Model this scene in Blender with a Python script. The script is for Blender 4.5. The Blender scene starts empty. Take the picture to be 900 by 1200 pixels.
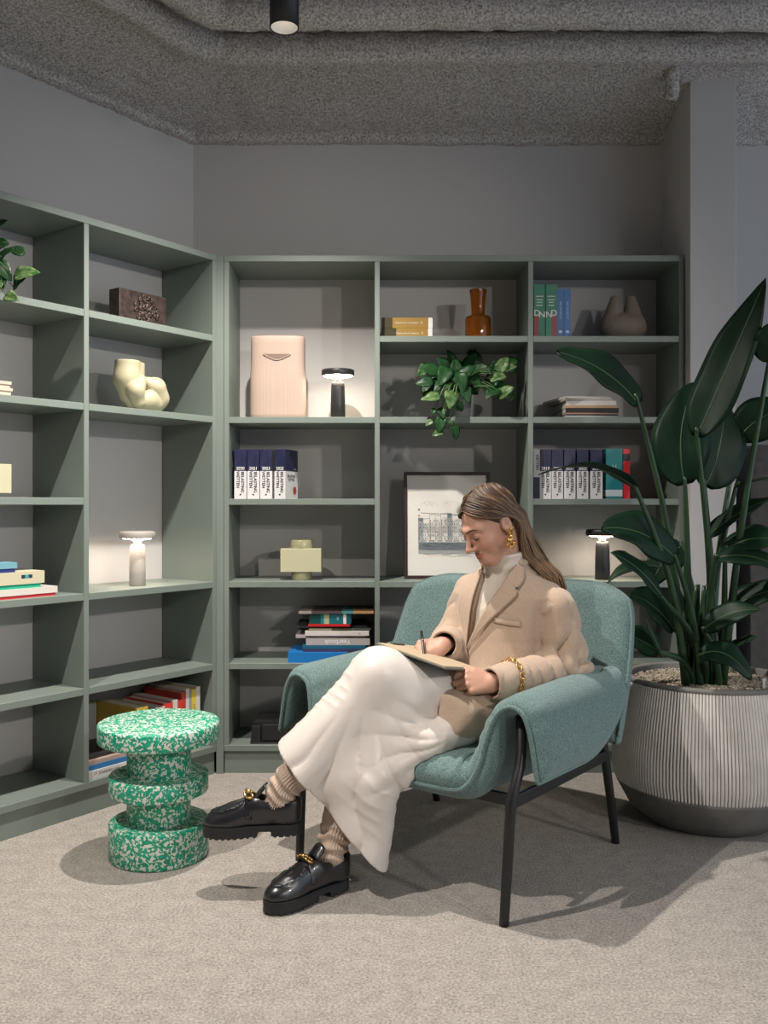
import bpy, bmesh, math, random
import numpy as np
from mathutils import Vector, Matrix, Euler

random.seed(7)
SC = bpy.context.scene
COL = SC.collection
R = math.radians

# ---------------------------------------------------------------- camera
cam_d = bpy.data.cameras.new('camera')
cam = bpy.data.objects.new('camera', cam_d)
COL.objects.link(cam)
cam.location = (0, 0, 1.05)
cam.rotation_euler = (R(90), 0, 0)
cam_d.sensor_width = 36
cam_d.lens = 32.4
cam_d.shift_x = 10 / 1200
cam_d.shift_y = -8 / 1200
cam_d.clip_start = .05
SC.camera = cam

# ---------------------------------------------------------------- world, exposure
w = bpy.data.worlds.new('world')
SC.world = w
w.use_nodes = True
w.node_tree.nodes['Background'].inputs[0].default_value = (.55, .64, .76, 1)
w.node_tree.nodes['Background'].inputs[1].default_value = 1.5
vs = SC.view_settings
vs.view_transform = 'Standard'
vs.look = 'None'
vs.exposure = .0
vs.gamma = 1
vs.use_curve_mapping = False
SPOT_W = 210.0
# (mouth of the lamp, point it is aimed at, beam width in degrees, power factor, label); the first one hangs in view
SPOTS = [((-.282, 2.85, 2.525), None, 124, .98, 'black cylindrical spotlight hanging from the sprayed ceiling in front of the pipes'),
         ((3.15, -.55, 2.50), (-.45, 3.7, .70), 44, .80, 'black cylindrical spotlight turned towards the bookcases from beyond the planter'),
         ((2.35, -1.35, 2.50), (-.55, 3.7, .75), 42, .62, 'black cylindrical spotlight turned towards the bookcases from near the rear wall'),
         ((1.0, .45, 2.525), None, 80, .75, 'black cylindrical spotlight added out of view for floor bounce on the planter side of the room'),  # added downlight: its floor pool bounces fill onto ceiling and upper walls
         ((-1.08, 1.70, 2.525), None, 128, .95, 'black cylindrical spotlight over the carpet in front of the slanting bookcase')]

# ---------------------------------------------------------------- helpers: objects
def at(px, py, Y):
    """point at depth Y seen at a place in the photograph"""
    return Vector(((px - 440) / 1080 * Y, Y, 1.05 - (py - 592) / 1080 * Y))

def tag(o, label=None, cat=None, group=None, kind=None):
    if label: o['label'] = label
    if cat: o['category'] = cat
    if group: o['group'] = group
    if kind: o['kind'] = kind
    return o

def thing(name, label, cat, loc=(0, 0, 0), rz=0, group=None, rot=None):
    o = bpy.data.objects.new(name, None)
    o.empty_display_size = .05
    COL.objects.link(o)
    o.location = loc
    o.rotation_euler = rot if rot else (0, 0, rz)
    return tag(o, label, cat, group)

def mesh_obj(name, verts, faces, mat, parent=None, smooth=False, mats=None, fmat=None, loc=None, rot=None, col=None):
    me = bpy.data.meshes.new(name)
    me.from_pydata([tuple(v) for v in verts], [], [tuple(f) for f in faces])
    for m in ([mat] if mats is None else mats): me.materials.append(m)
    if fmat is not None: me.polygons.foreach_set('material_index', np.asarray(fmat, dtype=np.int32))
    if smooth: me.polygons.foreach_set('use_smooth', np.ones(len(me.polygons), dtype=bool))
    if col is not None:
        ca = me.color_attributes.new('Col', 'FLOAT_COLOR', 'POINT')
        ca.data.foreach_set('color', np.asarray(col, dtype=np.float32).ravel())
    me.update()
    return link(name, me, parent, loc, rot)

def link(name, me, parent=None, loc=None, rot=None):
    o = bpy.data.objects.new(name, me)
    COL.objects.link(o)
    if parent is not None: o.parent = parent
    if loc is not None: o.location = loc
    if rot is not None: o.rotation_euler = rot
    return o

class MB:
    """collects shapes into one mesh"""
    def __init__(s): s.v = []; s.f = []; s.m = []
    def add(s, v, f, mi=0):
        n = len(s.v); s.v += [tuple(x) for x in v]; s.f += [tuple(i + n for i in q) for q in f]; s.m += [mi] * len(f)
        return s
    def box(s, a, b, mi=0, bevel=0, M=None, seg=2):
        v, f = box_vf(a, b, bevel, seg)
        if M is not None: v = [M @ Vector(x) for x in v]
        return s.add(v, f, mi)
    def lathe(s, prof, n=32, mi=0, M=None):
        v, f = lathe_vf(prof, n)
        if M is not None: v = [M @ Vector(x) for x in v]
        return s.add(v, f, mi)
    def tube(s, path, r, n=10, mi=0, flat=1.0, cap=True):
        v, f = tube_vf(path, r, n, flat, cap); return s.add(v, f, mi)
    def obj(s, name, mat, parent=None, smooth=False, mats=None, loc=None, rot=None):
        return mesh_obj(name, s.v, s.f, mat, parent, smooth, mats, s.m if mats else None, loc, rot)

_boxc = {}
def box_vf(a, b, bevel=0, seg=2):
    a = Vector(a); b = Vector(b)
    if bevel <= 0:
        v = [(x, y, z) for x in (a.x, b.x) for y in (a.y, b.y) for z in (a.z, b.z)]
        f = [(0, 1, 3, 2), (4, 6, 7, 5), (0, 4, 5, 1), (2, 3, 7, 6), (0, 2, 6, 4), (1, 5, 7, 3)]
        return v, f
    bm = bmesh.new()
    bmesh.ops.create_cube(bm, size=1)
    d = b - a; c = (a + b) / 2
    for q in bm.verts: q.co = Vector((q.co.x * d.x, q.co.y * d.y, q.co.z * d.z)) + c
    bmesh.ops.bevel(bm, geom=list(bm.edges), offset=bevel, segments=seg, affect='EDGES', profile=.5)
    bm.verts.index_update()
    v = [q.co.copy() for q in bm.verts]; f = [[q.index for q in p.verts] for p in bm.faces]
    bm.free()
    return v, f

def lathe_vf(prof, n=32):
    """prof: list of (r, z) bottom to top on the outside; r == 0 closes the end"""
    v = []; rows = []
    for r, z in prof:
        if r <= 1e-6: rows.append([len(v)]); v.append((0, 0, z))
        else:
            rows.append(list(range(len(v), len(v) + n)))
            v += [(r * math.cos(2 * math.pi * i / n), r * math.sin(2 * math.pi * i / n), z) for i in range(n)]
    f = []
    for A, B in zip(rows[:-1], rows[1:]):
        for i in range(n):
            j = (i + 1) % n
            if len(A) == 1 and len(B) == 1: continue
            if len(A) == 1: f.append((A[0], B[j], B[i]))
            elif len(B) == 1: f.append((A[i], A[j], B[0]))
            else: f.append((A[i], A[j], B[j], B[i]))
    return v, f

def spline(pts, n):
    """Catmull-Rom through pts, n samples"""
    P = np.array([list(p) for p in pts], float)
    if len(P) == 2: return P[0] + (P[1] - P[0]) * np.linspace(0, 1, n)[:, None]
    Q = np.vstack([2 * P[0] - P[1], P, 2 * P[-1] - P[-2]])
    t = np.linspace(0, len(P) - 1 - 1e-9, n); i = t.astype(int); u = (t - i)[:, None]
    a, b, c, d = Q[i], Q[i + 1], Q[i + 2], Q[i + 3]
    return .5 * (2 * b + (c - a) * u + (2 * a - 5 * b + 4 * c - d) * u ** 2 + (3 * b - a - 3 * c + d) * u ** 3)

def frames(P, up=None):
    P = np.asarray(P, float)
    T = np.gradient(P, axis=0); T /= np.linalg.norm(T, axis=1)[:, None] + 1e-12
    if up is None:
        up = np.array([0, 0, 1.]) if abs(T[0][2]) < .9 else np.array([1., 0, 0])
    N = np.zeros_like(P); N[0] = up - T[0] * np.dot(up, T[0]); N[0] /= np.linalg.norm(N[0])
    for i in range(1, len(P)):
        q = N[i - 1] - T[i] * np.dot(N[i - 1], T[i]); N[i] = q / (np.linalg.norm(q) + 1e-12)
    return T, N, np.cross(T, N)

def tube_vf(path, r, n=10, flat=1.0, cap=True, up=None):
    P = np.array([list(p) for p in path], float); m = len(P)
    rr = np.full(m, r, float) if np.isscalar(r) else np.interp(np.linspace(0, 1, m), np.linspace(0, 1, len(r)), r)
    T, N, B = frames(P, up)
    a = np.arange(n) * 2 * math.pi / n
    V = P[:, None] + rr[:, None, None] * (np.cos(a)[None, :, None] * N[:, None] * flat + np.sin(a)[None, :, None] * B[:, None])
    v = V.reshape(-1, 3).tolist()
    f = [(i * n + k, i * n + (k + 1) % n, (i + 1) * n + (k + 1) % n, (i + 1) * n + k) for i in range(m - 1) for k in range(n)]
    if cap: f += [tuple(range(n - 1, -1, -1)), tuple(range((m - 1) * n, m * n))]
    return v, f

def slab(S, T, edge=.03, mat=None, name='slab', parent=None, disp=None, power=.5, closed=False):
    """pillow: centre grid S (nu, nv, 3) thickened by T (scalar or nu x nv) with rounded edges"""
    S = np.asarray(S, float); nu, nv = S.shape[:2]
    du = np.gradient(S, axis=0); dv = np.gradient(S, axis=1)
    N = np.cross(du, dv); N /= np.linalg.norm(N, axis=2)[..., None] + 1e-12
    lu = np.cumsum(np.vstack([np.zeros((1, nv)), np.linalg.norm(np.diff(S, axis=0), axis=2)]), axis=0)
    lv = np.cumsum(np.hstack([np.zeros((nu, 1)), np.linalg.norm(np.diff(S, axis=1), axis=2)]), axis=1)
    d = np.minimum(np.minimum(lu, lu[-1:] - lu), np.minimum(lv, lv[:, -1:] - lv))
    k = (1 - (1 - np.clip(d / edge, 0, 1)) ** 2) ** power
    t = (T * k)[..., None] if not np.isscalar(T) else (T * k)[..., None]
    off = 0 if disp is None else disp[..., None] * k[..., None]
    A = S + N * (t + off); Bm = S - N * t
    v = np.concatenate([A.reshape(-1, 3), Bm.reshape(-1, 3)]); q = nu * nv
    f = []
    for i in range(nu - 1):
        for j in range(nv - 1):
            a, b, c, e = i * nv + j, (i + 1) * nv + j, (i + 1) * nv + j + 1, i * nv + j + 1
            f.append((a, b, c, e)); f.append((q + a, q + e, q + c, q + b))
    o = mesh_obj(name, v, f, mat, parent, True)
    bm = bmesh.new(); bm.from_mesh(o.data); bmesh.ops.remove_doubles(bm, verts=bm.verts, dist=1e-5); bm.to_mesh(o.data); bm.free()
    return o

# ---------------------------------------------------------------- helpers: implicit surfaces
_rng = np.random.default_rng(3)
_NT = _rng.random((32, 32, 32)).astype(np.float32) * 2 - 1
def vnoise(p, scale, seed=0):
    q = p * scale + seed * 7.31
    i = np.floor(q).astype(np.int64); u = (q - i).astype(np.float32); u = u * u * (3 - 2 * u)
    a = i & 31; b = (i + 1) & 31
    def g(x, y, z): return _NT[x, y, z]
    x0, y0, z0 = a[:, 0], a[:, 1], a[:, 2]; x1, y1, z1 = b[:, 0], b[:, 1], b[:, 2]
    ux, uy, uz = u[:, 0], u[:, 1], u[:, 2]
    c00 = g(x0, y0, z0) * (1 - ux) + g(x1, y0, z0) * ux; c10 = g(x0, y1, z0) * (1 - ux) + g(x1, y1, z0) * ux
    c01 = g(x0, y0, z1) * (1 - ux) + g(x1, y0, z1) * ux; c11 = g(x0, y1, z1) * (1 - ux) + g(x1, y1, z1) * ux
    return (c00 * (1 - uy) + c10 * uy) * (1 - uz) + (c01 * (1 - uy) + c11 * uy) * uz

def rc(p, a, b, ra, rb):
    a = np.asarray(a, float); b = np.asarray(b, float); ab = b - a
    t = np.clip((p - a) @ ab / (ab @ ab), 0, 1)
    return np.linalg.norm(p - a - t[:, None] * ab, axis=1) - (ra + (rb - ra) * t)
def ell(p, c, r):
    r = np.asarray(r, float); q = (p - np.asarray(c, float))
    k0 = np.linalg.norm(q / r, axis=1); k1 = np.linalg.norm(q / r ** 2, axis=1) + 1e-9
    return k0 * (k0 - 1) / k1
def smin(a, b, k):
    h = np.clip(.5 + .5 * (b - a) / k, 0, 1)
    return b + (a - b) * h - k * h * (1 - h)
def smax(a, b, k): return -smin(-a, -b, k)
def ssub(a, b, k): return smax(a, -b, k)
def chain(p, pts, rs, k=.02):
    d = None
    for i in range(len(pts) - 1):
        e = rc(p, pts[i], pts[i + 1], rs[i], rs[i + 1])
        d = e if d is None else smin(d, e, k)
    return d

def nets(f, lo, hi, h):
    lo = np.asarray(lo, float); hi = np.asarray(hi, float)
    n = np.ceil((hi - lo) / (4 * h)).astype(int)
    cx = [lo[i] + (np.arange(n[i]) + .5) * 4 * h for i in range(3)]
    G = np.stack(np.meshgrid(*cx, indexing='ij'), -1).reshape(-1, 3)
    cv = f(G)
    N = n * 4
    V = np.repeat(np.repeat(np.repeat(cv.reshape(n), 4, 0), 4, 1), 4, 2).astype(np.float32)
    near = np.abs(V) < 4 * h * 1.35 + .004
    idx = np.argwhere(near)
    V[near] = f(lo + (idx + .5) * h)
    I = V < 0
    c = [I[a:N[0] - 1 + a, b:N[1] - 1 + b, d:N[2] - 1 + d] for a in (0, 1) for b in (0, 1) for d in (0, 1)]
    s = sum(x.astype(np.int8) for x in c)
    act = (s > 0) & (s < 8)
    A = np.argwhere(act)
    vid = np.full(act.shape, -1, np.int64); vid[act] = np.arange(len(A))
    off = np.array([(a, b, d) for a in (0, 1) for b in (0, 1) for d in (0, 1)])
    vals = np.stack([V[A[:, 0] + o[0], A[:, 1] + o[1], A[:, 2] + o[2]] for o in off], 1)
    acc = np.zeros((len(A), 3)); cnt = np.zeros(len(A))
    for i in range(8):
        for j in range(i + 1, 8):
            if np.abs(off[i] - off[j]).sum() != 1: continue
            m = (vals[:, i] < 0) != (vals[:, j] < 0)
            t = vals[m, i] / (vals[m, i] - vals[m, j])
            acc[m] += off[i] + t[:, None] * (off[j] - off[i]); cnt[m] += 1
    P = lo + (A + acc / cnt[:, None] + .5) * h
    F = []
    for ax in range(3):
        sl0 = [slice(1, N[i] - 1) for i in range(3)]; sl1 = list(sl0)
        sl0[ax] = slice(0, N[ax] - 1); sl1[ax] = slice(1, N[ax])
        a, b = I[tuple(sl0)], I[tuple(sl1)]
        o = np.array([1, 1, 1]); o[ax] = 0
        for flip in (0, 1):
            E = np.argwhere((a & ~b) if not flip else (~a & b)) + o
            if not len(E): continue
            u = np.zeros(3, int); u[(ax + 1) % 3] = 1; v = np.zeros(3, int); v[(ax + 2) % 3] = 1
            q = [vid[tuple((E - x).T)] for x in (u + v, v, 0 * u, u)]
            q = np.stack(q if not flip else q[::-1], 1)
            F.append(q)
    F = np.concatenate(F); F = F[(F >= 0).all(1)]
    return P, F

def sdf_obj(name, f, lo, hi, h, mat, parent=None, mats=None, fmat=None, colf=None, loc=None, rot=None):
    P, F = nets(f, lo, hi, h)
    me = bpy.data.meshes.new(name)
    me.from_pydata(P.tolist(), [], F.tolist())
    for m in ([mat] if mats is None else mats): me.materials.append(m)
    if fmat is not None: me.polygons.foreach_set('material_index', fmat(P[F].mean(1)).astype(np.int32))
    me.polygons.foreach_set('use_smooth', np.ones(len(me.polygons), dtype=bool))
    if colf is not None:
        ca = me.color_attributes.new('Col', 'FLOAT_COLOR', 'POINT')
        ca.data.foreach_set('color', colf(P).astype(np.float32).ravel())
    me.update()
    return link(name, me, parent, loc, rot)

def march(f, p, d, n=60):
    """points p moved along unit d until they meet the surface f == 0"""
    p = np.asarray(p, float).copy(); d = np.asarray(d, float)
    for _ in range(n): p += d * (f(p) * .8)[:, None]
    return p

# ---------------------------------------------------------------- helpers: materials
def nodes_of(m):
    m.use_nodes = True
    nt = m.node_tree
    return nt, nt.nodes, nt.links, nt.nodes['Principled BSDF']

def pmat(name, base, rough=.5, metal=0, var=None, bump=None, spec=.5, sheen=0, coat=0, stretch=None, alt=None, detail=3, trans=0, ior=1.45, sss=0):
    """base colour, optional var=(scale, amount) brightness mottling (or towards alt), bump=(scale, strength, distance)"""
    m = bpy.data.materials.new(name)
    nt, N, Lk, b = nodes_of(m)
    b.inputs['Base Color'].default_value = (*base, 1)
    b.inputs['Roughness'].default_value = rough
    b.inputs['Metallic'].default_value = metal
    b.inputs['Specular IOR Level'].default_value = spec
    if sheen: b.inputs['Sheen Weight'].default_value = sheen; b.inputs['Sheen Roughness'].default_value = .5
    if coat: b.inputs['Coat Weight'].default_value = coat
    if trans: b.inputs['Transmission Weight'].default_value = trans; b.inputs['IOR'].default_value = ior
    if sss: b.inputs['Subsurface Weight'].default_value = sss; b.inputs['Subsurface Radius'].default_value = (.01, .004, .002); b.inputs['Subsurface Scale'].default_value = 1
    tc = N.new('ShaderNodeTexCoord'); src = tc.outputs['Object']
    if stretch:
        mp = N.new('ShaderNodeMapping'); mp.inputs['Scale'].default_value = stretch
        Lk.new(src, mp.inputs[0]); src = mp.outputs[0]
    if var:
        t = N.new('ShaderNodeTexNoise'); t.inputs['Scale'].default_value = var[0]; t.inputs['Detail'].default_value = detail
        Lk.new(src, t.inputs['Vector'])
        r = N.new('ShaderNodeValToRGB'); r.color_ramp.elements[0].position = .32; r.color_ramp.elements[1].position = .68
        a2 = alt if alt else tuple(c * (1 + var[1]) for c in base)
        a1 = base if alt else tuple(c * (1 - var[1]) for c in base)
        r.color_ramp.elements[0].color = (*a1, 1); r.color_ramp.elements[1].color = (*a2, 1)
        Lk.new(t.outputs['Fac'], r.inputs[0]); Lk.new(r.outputs[0], b.inputs['Base Color'])
    if bump:
        t = N.new('ShaderNodeTexNoise'); t.inputs['Scale'].default_value = bump[0]; t.inputs['Detail'].default_value = detail
        Lk.new(src, t.inputs['Vector'])
        bp = N.new('ShaderNodeBump'); bp.inputs['Strength'].default_value = bump[1]; bp.inputs['Distance'].default_value = bump[2] if len(bump) > 2 else .002
        Lk.new(t.outputs['Fac'], bp.inputs['Height']); Lk.new(bp.outputs[0], b.inputs['Normal'])
    return m

def wave_bump(m, scale, strength, dist, axis='X', bands=True):
    nt, N, Lk, b = nodes_of(m)
    tc = N.new('ShaderNodeTexCoord'); wv = N.new('ShaderNodeTexWave')
    wv.bands_direction = axis; wv.inputs['Scale'].default_value = scale
    Lk.new(tc.outputs['Object'], wv.inputs['Vector'])
    bp = N.new('ShaderNodeBump'); bp.inputs['Strength'].default_value = strength; bp.inputs['Distance'].default_value = dist
    Lk.new(wv.outputs['Fac'], bp.inputs['Height'])
    if b.inputs['Normal'].is_linked: Lk.new(b.inputs['Normal'].links[0].from_socket, bp.inputs['Normal'])
    Lk.new(bp.outputs[0], b.inputs['Normal'])
    return m

def emat(name, col, strength):
    m = bpy.data.materials.new(name)
    nt, N, Lk, b = nodes_of(m)
    b.inputs['Base Color'].default_value = (*col, 1)
    b.inputs['Emission Color'].default_value = (*col, 1)
    b.inputs['Emission Strength'].default_value = strength
    return m

_flat = {}
def flat(col, rough=.5):
    k = (tuple(round(c, 3) for c in col), rough)
    if k not in _flat: _flat[k] = pmat('paint_%02d' % len(_flat), col, rough)
    return _flat[k]

def srgb(r, g, b):
    f = lambda c: c / 12.92 if c <= .04045 else ((c + .055) / 1.055) ** 2.4
    return tuple(f(c / 255) for c in (r, g, b))

_txt = {}
def text(s, size, mat, parent, loc, rot, name='lettering', align='CENTER', bold=0):
    k = (s, size, align, bold)
    if k not in _txt:
        cu = bpy.data.curves.new('t', 'FONT'); cu.body = s; cu.size = size; cu.align_x = align; cu.align_y = 'CENTER'
        cu.offset = bold; cu.resolution_u = 3; cu.space_line = .95
        o = bpy.data.objects.new('t', cu); COL.objects.link(o)
        dg = bpy.context.evaluated_depsgraph_get()
        me = bpy.data.meshes.new_from_object(o.evaluated_get(dg))
        bpy.data.objects.remove(o); bpy.data.curves.remove(cu)
        _txt[k] = me
    me = _txt[k].copy()
    me.materials.clear(); me.materials.append(mat)
    return link(name, me, parent, loc, rot)
# ================================================================ the setting
M = {}
M['wall'] = pmat('wall_paint', (.50, .485, .475), .75, var=(1.2, .03), bump=(220, .05, .001))
M['sage'] = pmat('sage_lacquer', (.178, .212, .188), .45, var=(2.5, .03))
# carpet: looped pile speckle
def carpet():
    m = bpy.data.materials.new('carpet'); nt, N, Lk, b = nodes_of(m)
    b.inputs['Roughness'].default_value = .95; b.inputs['Specular IOR Level'].default_value = .1
    tc = N.new('ShaderNodeTexCoord')
    t1 = N.new('ShaderNodeTexNoise'); t1.inputs['Scale'].default_value = 150; t1.inputs['Detail'].default_value = 4; t1.inputs['Roughness'].default_value = .75
    t2 = N.new('ShaderNodeTexNoise'); t2.inputs['Scale'].default_value = 22; t2.inputs['Detail'].default_value = 3
    for t in (t1, t2): Lk.new(tc.outputs['Object'], t.inputs['Vector'])
    mx = N.new('ShaderNodeMath'); mx.operation = 'MULTIPLY_ADD'; mx.inputs[1].default_value = .18
    Lk.new(t2.outputs['Fac'], mx.inputs[0]); Lk.new(t1.outputs['Fac'], mx.inputs[2])
    r = N.new('ShaderNodeValToRGB'); e = r.color_ramp.elements
    e[0].position = .43; e[0].color = (.215, .195, .175, 1); e[1].position = .76; e[1].color = (.53, .485, .44, 1)
    Lk.new(mx.outputs[0], r.inputs[0]); Lk.new(r.outputs[0], b.inputs['Base Color'])
    bp = N.new('ShaderNodeBump'); bp.inputs['Strength'].default_value = .9; bp.inputs['Distance'].default_value = .004
    Lk.new(t1.outputs['Fac'], bp.inputs['Height']); Lk.new(bp.outputs[0], b.inputs['Normal'])
    return m
M['carpet'] = carpet()
def spray():
    m = bpy.data.materials.new('sprayed_acoustic_plaster'); nt, N, Lk, b = nodes_of(m)
    b.inputs['Roughness'].default_value = .98; b.inputs['Specular IOR Level'].default_value = .05
    tc = N.new('ShaderNodeTexCoord')
    t1 = N.new('ShaderNodeTexNoise'); t1.inputs['Scale'].default_value = 125; t1.inputs['Detail'].default_value = 5; t1.inputs['Roughness'].default_value = .7
    Lk.new(tc.outputs['Object'], t1.inputs['Vector'])
    r = N.new('ShaderNodeValToRGB'); e = r.color_ramp.elements
    e[0].position = .36; e[0].color = (.28, .255, .245, 1); e[1].position = .60; e[1].color = (.86, .81, .775, 1)
    Lk.new(t1.outputs['Fac'], r.inputs[0]); Lk.new(r.outputs[0], b.inputs['Base Color'])
    bp = N.new('ShaderNodeBump'); bp.inputs['Strength'].default_value = 1; bp.inputs['Distance'].default_value = .012
    Lk.new(t1.outputs['Fac'], bp.inputs['Height']); Lk.new(bp.outputs[0], b.inputs['Normal'])
    return m
M['spray'] = spray()

# plan: back wall on y = 3.9, left wall runs off at 53.5 degrees from the corner
WY = 3.90
CORN = Vector((-.771, WY, 0))
UL = Vector((-.595, -.804, 0))           # along the left wall, away from the corner
NL = Vector((-.804, .595, 0))            # out through the left wall
WT = 2.575                               # top of the painted walls

def struct(name, v, f, mat, smooth=False):
    o = mesh_obj(name, v, f, mat, None, smooth); o['kind'] = 'structure'; return o
LEND = CORN + UL * 7.9
# floor follows the walls
fl = [(CORN.x, WY + .1, 0), (3.6, WY + .1, 0), (3.6, -2.5, 0), (LEND.x - .1, -2.5, 0), (LEND.x - .1, LEND.y + .06, 0), (CORN.x - .09, WY + .06, 0)]
struct('floor', fl + [(x, y, -.05) for x, y, z in fl], [(5, 4, 3, 2, 1, 0)[::-1][::-1], (6, 7, 8, 9, 10, 11)] + [(i, i + 6, (i + 1) % 6 + 6, (i + 1) % 6) for i in range(6)], M['carpet'])
v, f = box_vf((CORN.x, WY, 0), (3.6, WY + .1, WT + .4)); struct('wall_back', v, f, M['wall'])
a = CORN; b_ = LEND; o_ = NL * .1
q = [a, b_, b_ + o_, a + o_ + Vector((.02, .02, 0))]
struct('wall_left', q + [p + Vector((0, 0, WT + .4)) for p in q], [(0, 1, 2, 3), (7, 6, 5, 4)] + [(i, (i + 1) % 4, (i + 1) % 4 + 4, i + 4)[::-1] for i in range(4)], M['wall'])
v, f = box_vf((LEND.x - .1, -2.6, 0), (3.7, -2.5, WT + .4)); struct('wall_rear', v, f, M['wall'])
# boxed column beside the shelves
v, f = box_vf((1.212, 3.55, 0), (1.390, WY, 2.70), .002, 1); struct('wall_column', v, f, M['wall'])

# sprayed soffit: rises from the wall tops into the room, then runs on level
def grid(A, B, nu, nv):
    """rows between two polylines A and B (lists of points, same length)"""
    A = spline(A, nv) if len(A) > 2 else spline(A, nv); B = spline(B, nv)
    return np.array([A + (B - A) * t for t in np.linspace(0, 1, nu)])
def rough_sheet(S, amp, seed):
    nu, nv = S.shape[:2]
    du = np.gradient(S, axis=0); dv = np.gradient(S, axis=1); Nn = np.cross(du, dv); Nn /= np.linalg.norm(Nn, axis=2)[..., None]
    P = S.reshape(-1, 3)
    d = vnoise(P, 38, seed) * .6 + vnoise(P, 85, seed + 1) * .5 + vnoise(P, 9, seed + 2) * .7
    V = P + Nn.reshape(-1, 3) * (amp * d)[:, None]
    F = [(i * nv + j, (i + 1) * nv + j, (i + 1) * nv + j + 1, i * nv + j + 1) for i in range(nu - 1) for j in range(nv - 1)]
    return V, F
mit = Vector((.44, -.9, 0)); mit.normalize()    # mitre line out of the corner
def prof_pts(base, inward):
    pr = [(-.005, -.004), (.028, .002), (.036, .028), (.36, .115), (.56, .175), (.75, .20), (6.6, .20)]
    return [base + inward * k + Vector((0, 0, WT + z)) for k, z in pr]
cosm = abs(mit.y)
mb = MB()
rows_r = prof_pts(Vector((3.6, WY, 0)), Vector((0, -1, 0)))
rows_c = prof_pts(CORN, mit / cosm)
rows_l = prof_pts(CORN + UL * 7.9, -NL)
def ceil_side(ra, rb, nv):
    rows = []; amp = []
    for k in range(len(ra) - 1):
        big = k == len(ra) - 2
        n = 6 if big else max(2, int((rows_r[k] - rows_r[k + 1]).length / .012))
        for t_ in np.linspace(0, 1, n + 1)[(0 if k == 0 else 1):]:
            A_ = np.array(ra[k].lerp(ra[k + 1], t_)); B_ = np.array(rb[k].lerp(rb[k + 1], t_))
            rows.append(A_ + (B_ - A_) * (np.linspace(0, 1, nv) ** 1.0)[:, None]); amp.append(0 if big and t_ > 0 else .008)
    S = np.array(rows); nu = len(rows); P = S.reshape(-1, 3); amp = np.repeat(amp, nv)
    d = vnoise(P, 38, 5) * .6 + vnoise(P, 85, 6) * .5 + vnoise(P, 9, 7) * .7
    V = P + np.array([0, -.4, -.9]) * (amp * d)[:, None]
    F = [(i * nv + j, (i + 1) * nv + j, (i + 1) * nv + j + 1, i * nv + j + 1) for i in range(nu - 1) for j in range(nv - 1)]
    mb.add(V, F)
ceil_side(rows_c, rows_r, 300); ceil_side(rows_l, rows_c, 420)
o = mb.obj('ceiling', M['spray'], None, True); o['kind'] = 'structure'

def pipe(name, pts, r, label):
    P = spline(pts, 360); v, f = tube_vf(P, r, 40)
    A = np.array(v); c = np.repeat(P, 40, 0); d = A - c; d /= np.linalg.norm(d, axis=1)[:, None]
    nn = vnoise(A, 40, 2) * .6 + vnoise(A, 90, 4) * .5 + vnoise(A, 6, 1) * .6
    A = A + d * (nn * .007)[:, None]
    o = mesh_obj(name, A, f, M['spray'], None, True)
    return tag(o, label, 'pipe', None)
pipe('ceiling_pipe', [(3.4, 3.34, 2.700), (1.2, 3.34, 2.705), (.1, 3.34, 2.705), (-.50, 3.34, 2.702), (-.63, 3.29, 2.702), (-.72, 3.18, 2.705), (-.95, 2.85, 2.71), (-2.2, 1.2, 2.71)], .054, 'rough sprayed ceiling pipe running closest to the back wall soffit')
pipe('ceiling_pipe', [(3.4, 3.10, 2.705), (1.2, 3.10, 2.705), (.1, 3.10, 2.708), (-.46, 3.10, 2.705), (-.57, 3.05, 2.705), (-.66, 2.94, 2.71), (-.9, 2.6, 2.71), (-2.0, 1.0, 2.71)], .054, 'rough sprayed ceiling pipe just behind the hanging black spotlight')
# sprayed hanger stub over the column
v, f = tube_vf(spline([(1.128, 3.52, 2.60), (1.130, 3.51, 2.66), (1.135, 3.49, 2.78)], 30), .026, 16)
A = np.array(v); A += (vnoise(A, 45, 3) * .006)[:, None]
tag(mesh_obj('pipe_hanger', A, f, M['spray'], None, True), 'stubby sprayed pipe hanger beside the top of the column', 'pipe hanger')

# ceiling spotlights
M['matt_black'] = pmat('matt_black_metal', (.012, .012, .014), .45)
M['reflector'] = pmat('white_reflector', (.85, .84, .82), .35)
M['led'] = emat('warm_led', (1, .87, .72), 2)
def spotlight(pos, aim, beam, k, label):
    t = thing('ceiling_spotlight', label, 'spotlight', pos)
    head = t
    if aim is not None:
        q = (Vector(pos) - Vector(aim)).to_track_quat('Z', 'Y'); t.rotation_euler = q.to_euler()
    mb = MB(); mb.lathe([(.041, .003), (.0425, 0), (.045, 0), (.045, .20), (.044, .204), (0, .204)], 48)
    mb.obj('housing', M['matt_black'], t, True)
    mb = MB(); mb.lathe([(.041, .002), (.034, .030), (.026, .045)][::-1], 48); mb.obj('reflector', M['reflector'], t, True)
    mb = MB(); mb.lathe([(0, .044), (.028, .044)], 32); mb.obj('lens', M['led'], t)
    mb = MB(); mb.tube([(0, 0, .2), (0, 0, .245)], .012, 12); mb.obj('stem', M['matt_black'], t, True)
    ld = bpy.data.lights.new('spot_beam', 'SPOT'); ld.energy = SPOT_W * k; ld.color = (1, .93, .85)
    ld.spot_size = R(beam); ld.spot_blend = .75; ld.shadow_soft_size = .022 if aim is None else .06
    l = bpy.data.objects.new('spot_beam', ld); COL.objects.link(l); l.parent = t; l.location = (0, 0, .004)
for sp_ in SPOTS: spotlight(*sp_)

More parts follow.
